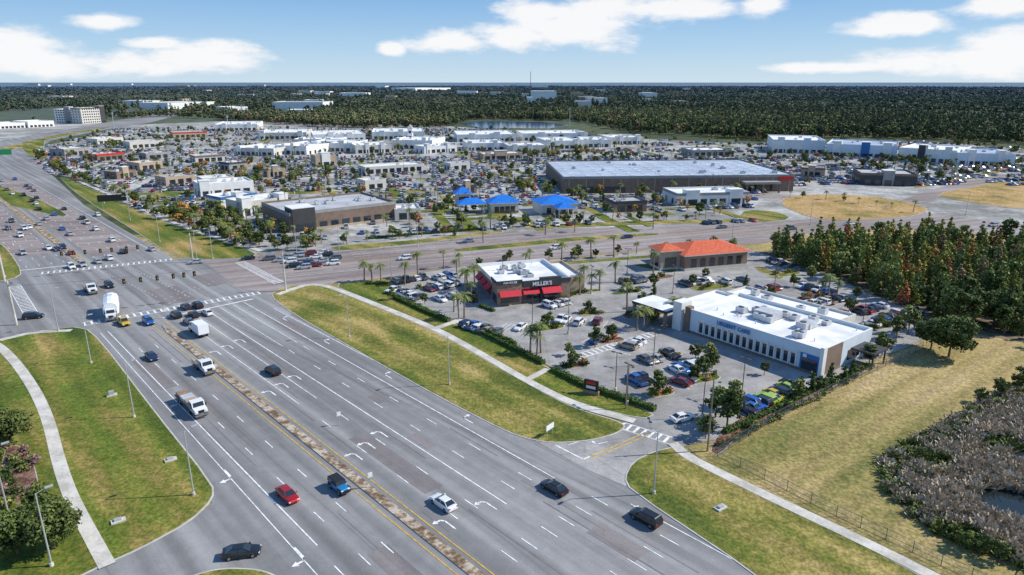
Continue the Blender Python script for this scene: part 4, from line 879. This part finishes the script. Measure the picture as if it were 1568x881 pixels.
# ---------------------------------------------------------------- near parking lot cars
def prow(a,b,n,occ=.8,off=math.pi/2,cols=None,z=.075):
    a,b=Vector(S(*a)),Vector(S(*b)); d=b-a; ang=math.atan2(d.y,d.x)+off
    stalls(tuple(a),tuple(b),n,5.2,off)
    for i in range(n):
        if random.random()<occ:
            k,c=rc()
            if cols: c=cols[i%len(cols)]
            p=a.lerp(b,(i+.5)/n); car(p,ang+(math.pi if random.random()<.4 else 0)+random.uniform(-.04,.04),k,c,'parked_car',z)
prow((600,447),(650,462),8,.8); prow((604,434),(650,427),9,.6); prow((655,446),(700,436),8,.85); prow((672,462),(712,452),7,.5); prow((712,499),(762,513),9,.85); prow((660,430),(695,424),6,.6)
prow((838,472),(868,464),5,.7); prow((856,492),(890,497),5,.6); prow((895,493),(935,498),5,.4); prow((935,440),(985,430),8,.6); prow((985,556),(1028,545),6,.8)
prow((1025,572),(1072,560),7,.8); prow((1038,590),(1060,578),4,.9,cols=['darkred','red','grey']); prow((968,588),(1000,580),3,.8,cols=['blue','navy']); prow((1135,632),(1218,594),11,.95,cols=['navy','blue','blue','black','lime','lime','yellow','black','silver','lime'])
prow((950,540),(985,520),5,.4); prow((1290,487),(1350,470),9,.8); prow((1330,500),(1400,478),10,.85); prow((900,520),(930,528),3,.2); prow((1180,400),(1225,416),8,.7); prow((1045,438),(1085,432),6,.6); prow((1100,436),(1140,430),6,.6); prow((1000,398),(1030,396),5,.4); prow((770,500),(800,505),5,.3); prow((1240,470),(1290,458),7,.7); prow((1225,440),(1275,452),8,.7); prow((1150,450),(1190,442),6,.6)
car(S(1045,644),math.radians(25),'sedan','white','sedan_car',.08); car(S(990,463),math.radians(60),'suv','silver',z=.08)
mk=pk; ZM=.088
crosswalk(S(880,548),S(1000,512),2.4,1.5)
pk.obj('parking_lines')
# ---------------------------------------------------------------- street furniture
lm=MB(); lm.cyl((0,0,0),(0,0,.5),.28,.24,'concrete',10); lm.cyl((0,0,.4),(0,0,10.4),.12,.07,'galv',8); lm.cyl((0,0,10.3),(1.1,0,10.75),.045,.04,'galv',6); lm.box(1.0,1.9,-.17,.17,10.68,10.84,'galv'); lm.box(1.15,1.8,-.12,.12,10.64,10.675,'head_light'); LAMP=lm.mesh('lamp')
lm=MB(); lm.cyl((0,0,0),(0,0,.8),.3,.3,'concrete',10); lm.cyl((0,0,.7),(0,0,8.2),.09,.07,'bronze',6)
for sy in(-1,1): lm.box(-.2,.2,sy*.75-.35,sy*.75+.35,8.1,8.25,'bronze'); 
lm.box(-.04,.04,-.5,.5,8.12,8.2,'bronze'); LLOT=lm.mesh('lotlamp')
for u,v,a in [(206,640,A_UP+1.57+3.14),(297,759,A_UP-1.57),(140,557,A_UP-1.57),(90,508,A_UP-1.57),(535,517,A_UP+1.57),(688,590,A_UP+1.57),(1001,757,A_UP+1.57),(80,868,A_UP-1.57),(14,790,A_UP-1.57),(302,398,A_UP+1.57),(326,397,A_UP+1.57),(245,371,A_UP+1.57),(200,338,A_UP+1.57),(160,312,A_UP+1.57),(600,430,1.9),(740,366,-1.2),(640,378,-1.2),(850,372,1.9),(1000,352,-1.2),(1120,376,1.9),(520,392,-1.2),(20,376,A_UP-1.57),(455,392,-1.2),(8,425,A_UP),(1240,345,1.9),(1478,330,1.9)]:
    p=S(u,v); link('street_lamp',LAMP,None,(p[0],p[1],.1),a)
for u,v in [(960,620),(942,600),(1075,640),(815,500),(700,470),(905,450),(1030,450),(1185,445),(1135,610),(1190,425),(1320,500),(1000,560),(870,512),(770,440),(960,420),(1100,470)]:
    p=S(u,v); link('parking_lot_lamp',LLOT,None,(p[0],p[1],.08),random.uniform(0,1.5))
for k in range(70):
    p=S(random.uniform(100,1180),random.uniform(215,345))
    if inpoly(p,comm) and not blocked(p): link('parking_lot_lamp',LLOT,None,(p[0],p[1],.02),random.uniform(0,1.5),1.3)
def pole(u,v,h,r=.2,mat='concrete',name='utility_pole'):
    p=S(u,v); mb=MB(); mb.cyl((0,0,0),(0,0,h),r,r*.6,mat,8); mb.cyl((0,0,h-.8),(.9,0,h-.6),.05,.05,'galv',6); mb.box(.75,1.15,-.15,.15,h-.72,h-.55,'metal_dark'); o=mb.obj(name); o.location=(p[0],p[1],.05); return p
pole(1083,692,13,.17,'wood_pole'); pole(958,627,9,.14,'wood_pole')
def span(a,b,ha,hb,heads):
    A_=pole(*a,ha,.28,'concrete','signal_pole'); B_=pole(*b,hb,.28,'concrete','signal_pole')
    mb=MB(); A3=Vector((*A_,ha-1.3)); B3=Vector((*B_,hb-1.3)); n=14; pr=A3
    for i in range(1,n+1):
        f=i/n; q=A3.lerp(B3,f); q.z-=2.2*4*f*(1-f)*.5; mb.cyl(pr,q,.035,.035,'metal_dark',4,False); pr=q
    for f in heads:
        q=A3.lerp(B3,f); q.z-=2.2*4*f*(1-f)*.5; z=q.z-.45
        mb.cyl(q,(q.x,q.y,z+.02),.03,.03,'metal_dark',4,False); mb.obox((q.x,q.y),A_UP,.35,.45,z-1.15,z,'black_trim'); mb.obox((q.x,q.y),A_UP,.08,.75,z-1.25,z+.1,'black_trim')
        for kk in range(3): mb.cyl((q.x-dV[0]*.17,q.y-dV[1]*.17,z-.2-.36*kk),(q.x-dV[0]*.32,q.y-dV[1]*.32,z-.2-.36*kk),.13,.13,['tail_light','signal_yellow','sign_green'][kk],8)
    mb.obj('traffic_signals')
span((438,446),(26,498),11.5,11.5,(.36,.40,.44,.5,.56,.62)); span((8,432),(296,402),10.5,10,(.3,.36,.42,.5,.56,.64,.7))
def sign(u,v,w,h,z,mat,posts=2,ang=0,name='road_sign'):
    p=S(u,v); mb=MB()
    for k in range(posts):
        x=0 if posts==1 else (-w*.35+k*w*.7); mb.cyl((x,.06,0),(x,.06,z+h*.9),.06,.06,'galv',6)
    mb.box(-w/2,w/2,-.04,0.0,z,z+h,mat); mb.box(-w/2+.06,w/2-.06,-.05,-.041,z+.06,z+h-.06,mat)
    o=mb.obj(name); o.location=(p[0],p[1],.1); o.rotation_euler=(0,0,ang); return o
sign(10,250,9,4,6,'sign_green',2,.6,'highway_sign'); sign(842,668,2.2,1.0,1.2,'sign_white',2,.9,'real_estate_sign'); sign(1355,325,1,1,2,'sign_white',1); sign(175,325,12,3,5,'sign_black',2,.3,'message_board_sign')
for u,v in [(568,748),(520,652),(180,470),(255,488)]: sign(u,v,.7,.8,1.8,'sign_white',1,.6,'traffic_sign')
mb=MB(); mb.box(-2,2,-.4,.4,0,1.0,'brick_wall'); mb.box(-1.8,1.8,-.3,.3,1.0,3.6,'sign_black'); mb.box(-1.2,1.2,-.34,-.29,2.6,3.3,'red_sign'); mb.box(-1.2,1.2,-.34,-.29,1.5,2.2,'sign_white'); o=mb.obj('monument_sign'); p=S(905,604); o.location=(p[0],p[1],.1); o.rotation_euler=(0,0,-.5); o.scale=(.8,.8,.8)
for u,v in [(1103,780),(262,706),(182,800),(172,607)]:
    p=S(u,v); mb=MB(); mb.box(-.9,.9,-.5,.5,0,.25,'concrete'); mb.box(-.5,.4,-.3,.3,.25,1.0 if v<700 else .5,'galv'); o=mb.obj('utility_cabinet'); o.location=(p[0],p[1],.14); o.rotation_euler=(0,0,.6)
def fence(pts,h=1.8,sp_=3.0):
    mb=MB()
    for a,b in zip(pts[:-1],pts[1:]):
        a,b=Vector(a),Vector(b); L=(b-a).length; n=max(1,int(L/sp_))
        for i in range(n): p=a.lerp(b,i/n); mb.cyl((p.x,p.y,.05),(p.x,p.y,h+.1),.05,.05,'metal_dark',5)
        for z in(.2,h*.5,h): mb.cyl((a.x,a.y,z),(b.x,b.y,z),.03,.03,'metal_dark',4,False)
        n2=int(L/.45)
        for i in range(n2):
            p=a.lerp(b,i/n2); q=a.lerp(b,min(1,(i+1.5)/n2)); mb.cyl((p.x,p.y,.15),(q.x,q.y,h),.012,.012,'galv',3,False); mb.cyl((q.x,q.y,.15),(p.x,p.y,h),.012,.012,'galv',3,False)
    mb.obj('chain_link_fence')
fence(SP([(1412,535),(1330,574),(1250,612),(1180,648),(1098,700)])); fence(SP([(1098,700),(1170,735),(1280,792),(1440,868),(1700,990)]))
# ---------------------------------------------------------------- pond & reeds
pond=chaikin(SP([(1350,740),(1362,700),(1400,680),(1450,655),(1500,622),(1568,600),(1750,600),(2000,800),(1800,950),(1568,868),(1480,838),(1400,800)]),2)
flat('pond_bank',pond,.145,'marsh_ground')
w1=chaikin(SP([(1480,762),(1505,750),(1550,752),(1640,785),(1640,815),(1560,800),(1505,785)]),2); w2=chaikin(SP([(1540,700),(1568,690),(1640,695),(1640,712),(1560,715)]),2)
flat('pond_water',w1,.18,'water'); flat('pond_water',w2,.18,'water')
def tuft(name,mat,n=45,h=1.5,r=.6):
    v=[];f=[];t=[]
    for _ in range(n):
        x,y=rng.normal(0,r*.5,2); a=rng.uniform(0,6.28); lx,ly=rng.normal(0,.55,2); hh=h*rng.uniform(.5,1.1); w=.07; o=len(v); tn=rng.uniform(.6,1.35)
        v+=[(x-w*math.cos(a),y-w*math.sin(a),0),(x+w*math.cos(a),y+w*math.sin(a),0),(x+lx+.14*math.cos(a),y+ly+.14*math.sin(a),hh),(x+lx-.14*math.cos(a),y+ly-.14*math.sin(a),hh)]; f.append((o,o+1,o+2,o+3)); t+=[tn]*4
    me=bpy.data.meshes.new(name); me.from_pydata(v,[],f); me.materials.append(M[mat]); at=me.attributes.new('tint','FLOAT_COLOR','POINT'); c=np.ones((len(v),4)); c[:,:3]=np.array(t)[:,None]; at.data.foreach_set('color',c.ravel()); me.update(); return me
RT=[tuft('reed_a','leaf_reed',45,1.2),tuft('reed_b','leaf_reed',40,1.4,.7),tuft('reed_c','leaf_shrub',40,1.0,.6),SHR[0],SHR[1]]
pts=[]; X0,X1=min(p[0] for p in pond),max(p[0] for p in pond); Y0,Y1=min(p[1] for p in pond),max(p[1] for p in pond); edge_in=inset(pond,2.6); edge_out=inset(pond,-.4)
for k in range(7500):
    p=(random.uniform(X0-1,X1),random.uniform(Y0-1,Y1+1))
    if p[0]>130 or inpoly(p,w1) or inpoly(p,w2): continue
    if inpoly(p,edge_in): i=random.choices([0,1,2],[6,5,1.3])[0]
    elif inpoly(p,edge_out): i=random.choice([2,2,3,4,0])
    else: continue
    if math.sin(p[0]*.35+p[1]*.2)+math.cos(p[1]*.4-p[0]*.15)<-1.3: i=2
    s=random.uniform(.6,1.2)*(.8 if i>2 else 1); pts.append((p[0],p[1],.14,random.uniform(0,6.28),s,s,s*random.uniform(.7,1.1),i))
instancer('pond_reeds',pts,RT)
for u,v,h in [(1500,618,2.2),(1530,608,3),(1555,600,3),(1568,590,3.5),(1590,600,4),(1500,850,2),(1475,842,2),(1530,862,2.2)]: tree('oak',u,v,h+1)
flat('lake',SP([(700,190),(740,186),(830,187),(872,192),(840,197),(740,196)]),.03,'lake_water')
mb=MB(); 
for a in range(3):
    x,y=math.cos(a*2.094)*2.5,math.sin(a*2.094)*2.5; mb.cyl((x,y,0),(x*.3,y*.3,100),.45,.4,'metal_dark',5)
for z in range(5,100,6):
    for a in range(3):
        f=1-.7*z/100; g2=1-.7*(z+6)/100; p=(math.cos(a*2.094)*2.5*f,math.sin(a*2.094)*2.5*f,z); q=(math.cos((a+1)*2.094)*2.5*g2,math.sin((a+1)*2.094)*2.5*g2,z+6); mb.cyl(p,q,.2,.2,'metal_dark',4,False)
o=mb.obj('radio_mast'); o.location=(78,3000,0)
for u,v,h in [(872,196,26),(372,185,24),(350,200,18),(175,196,20)]:
    p=S(u,v); mb=MB(); mb.cyl((0,0,0),(0,0,h),.5,.3,'galv',6); mb.box(-1.2,1.2,-.4,.4,h-3,h,'galv'); o=mb.obj('tall_light_mast'); o.location=(*p,0)
# ---------------------------------------------------------------- sky & light
SUN_EL=math.radians(40); az=math.radians(6)
ts=Vector((math.cos(SUN_EL)*math.cos(az),math.cos(SUN_EL)*math.sin(az),math.sin(SUN_EL)))
sd=bpy.data.lights.new('sun','SUN'); sd.energy=5.0; sd.angle=math.radians(.5); sd.color=(1,.95,.86); so=bpy.data.objects.new('sun',sd); scene.collection.objects.link(so); so.rotation_euler=ts.to_track_quat('Z','Y').to_euler(); so.location=(200,0,300)
sd.energy=5.0
wd=bpy.data.worlds.new('World'); scene.world=wd; wd.use_nodes=True; nt=wd.node_tree; nt.nodes.clear(); L=nt.links
out=N(nt,'ShaderNodeOutputWorld'); bg=N(nt,'ShaderNodeBackground'); bg.inputs[1].default_value=.1; L.new(bg.outputs[0],out.inputs[0])
sky=N(nt,'ShaderNodeTexSky',sky_type='NISHITA'); sky.sun_disc=False; sky.sun_elevation=SUN_EL; sky.sun_rotation=math.radians(84); sky.air_density=1.0; sky.dust_density=.3; sky.ozone_density=2
tc=N(nt,'ShaderNodeTexCoord'); sx=N(nt,'ShaderNodeSeparateXYZ'); L.new(tc.outputs['Generated'],sx.inputs[0])
def mth(op,a,b=None,c=None):
    n=N(nt,'ShaderNodeMath',operation=op)
    for i,x in enumerate((a,b,c)):
        if x is None: continue
        if isinstance(x,(int,float)): n.inputs[i].default_value=x
        else: L.new(x,n.inputs[i])
    return n.outputs[0]
AZ=mth('ARCTAN2',sx.outputs[0],sx.outputs[1]); EL=mth('ARCSINE',sx.outputs[2])
ramp=N(nt,'ShaderNodeValToRGB'); el=ramp.color_ramp.elements
for _ in range(2): el.new(.5)
for i,(p,c) in enumerate([(.0,(.64,.81,.95)),(.03,(.44,.68,.93)),(.075,(.22,.47,.85)),(.6,(.085,.22,.56))]): el[i].position=p; el[i].color=(*c,1)
L.new(mth('DIVIDE',EL,1.5708),ramp.inputs[0])
sc10=N(nt,'ShaderNodeVectorMath',operation='SCALE'); sc10.inputs['Scale'].default_value=9.5; L.new(ramp.outputs[0],sc10.inputs[0])
mx=N(nt,'ShaderNodeMix',data_type='RGBA'); mx.inputs[0].default_value=.88; L.new(sky.outputs[0],mx.inputs[6]); L.new(sc10.outputs[0],mx.inputs[7])
cv=N(nt,'ShaderNodeCombineXYZ'); L.new(AZ,cv.inputs[0]); L.new(mth('MULTIPLY',EL,2.6),cv.inputs[1])
no=N(nt,'ShaderNodeTexNoise'); no.inputs['Scale'].default_value=14; no.inputs['Detail'].default_value=6; no.inputs['Roughness'].default_value=.6; L.new(cv.outputs[0],no.inputs['Vector'])
clouds=[(160,34,60,14),(20,80,110,36),(70,96,110,24),(315,86,100,26),(205,100,80,18),(690,66,75,18),(600,77,22,12),(790,55,80,22),(870,42,120,36),(830,20,80,22),(990,12,180,22),(1165,8,45,15),(1380,38,90,20),(1340,48,50,10),(1520,12,80,20),(1500,92,220,28),(1568,72,120,34),(240,66,50,10),(1280,104,120,9),(-300,60,200,40),(1900,50,200,40)]
acc=None
for u,v,su,sv in clouds:
    x=(u-784)/F; y=(v-440.5)/F; d=Vector((x,cp-y*sp,-sp-y*cp)).normalized(); a0=math.atan2(d.x,d.y); e0=math.asin(d.z); sa_=su/F*math.cos(a0)**2; se=sv/F*math.cos(a0)
    da=mth('MULTIPLY',mth('SUBTRACT',AZ,a0),1/sa_); de=mth('MULTIPLY',mth('SUBTRACT',EL,e0),1/se)
    val=mth('SUBTRACT',1.0,mth('SQRT',mth('ADD',mth('MULTIPLY',da,da),mth('MULTIPLY',de,de))))
    acc=val if acc is None else mth('MAXIMUM',acc,val)
cl=mth('ADD',mth('MAXIMUM',acc,-1.0),mth('MULTIPLY',mth('SUBTRACT',no.outputs[0],.5),2.0))
mr=N(nt,'ShaderNodeMapRange',interpolation_type='SMOOTHSTEP'); mr.inputs[1].default_value=-.12; mr.inputs[2].default_value=.6; L.new(cl,mr.inputs[0])
m2=N(nt,'ShaderNodeMix',data_type='RGBA'); m2.inputs[7].default_value=(9.7,9.65,9.7,1); L.new(mth('MULTIPLY',mr.outputs[0],.95),m2.inputs[0]); L.new(mx.outputs[2],m2.inputs[6]); L.new(m2.outputs[2],bg.inputs[0])
cam=bpy.data.cameras.new('camera'); co=bpy.data.objects.new('camera',cam); scene.collection.objects.link(co); co.location=(0,0,H); co.rotation_euler=(math.pi/2-P,0,0)
cam.lens=24; cam.sensor_width=36; cam.clip_start=.5; cam.clip_end=200000; scene.camera=co
scene.view_settings.view_transform='Standard'; scene.view_settings.look='None'; scene.view_settings.exposure=0
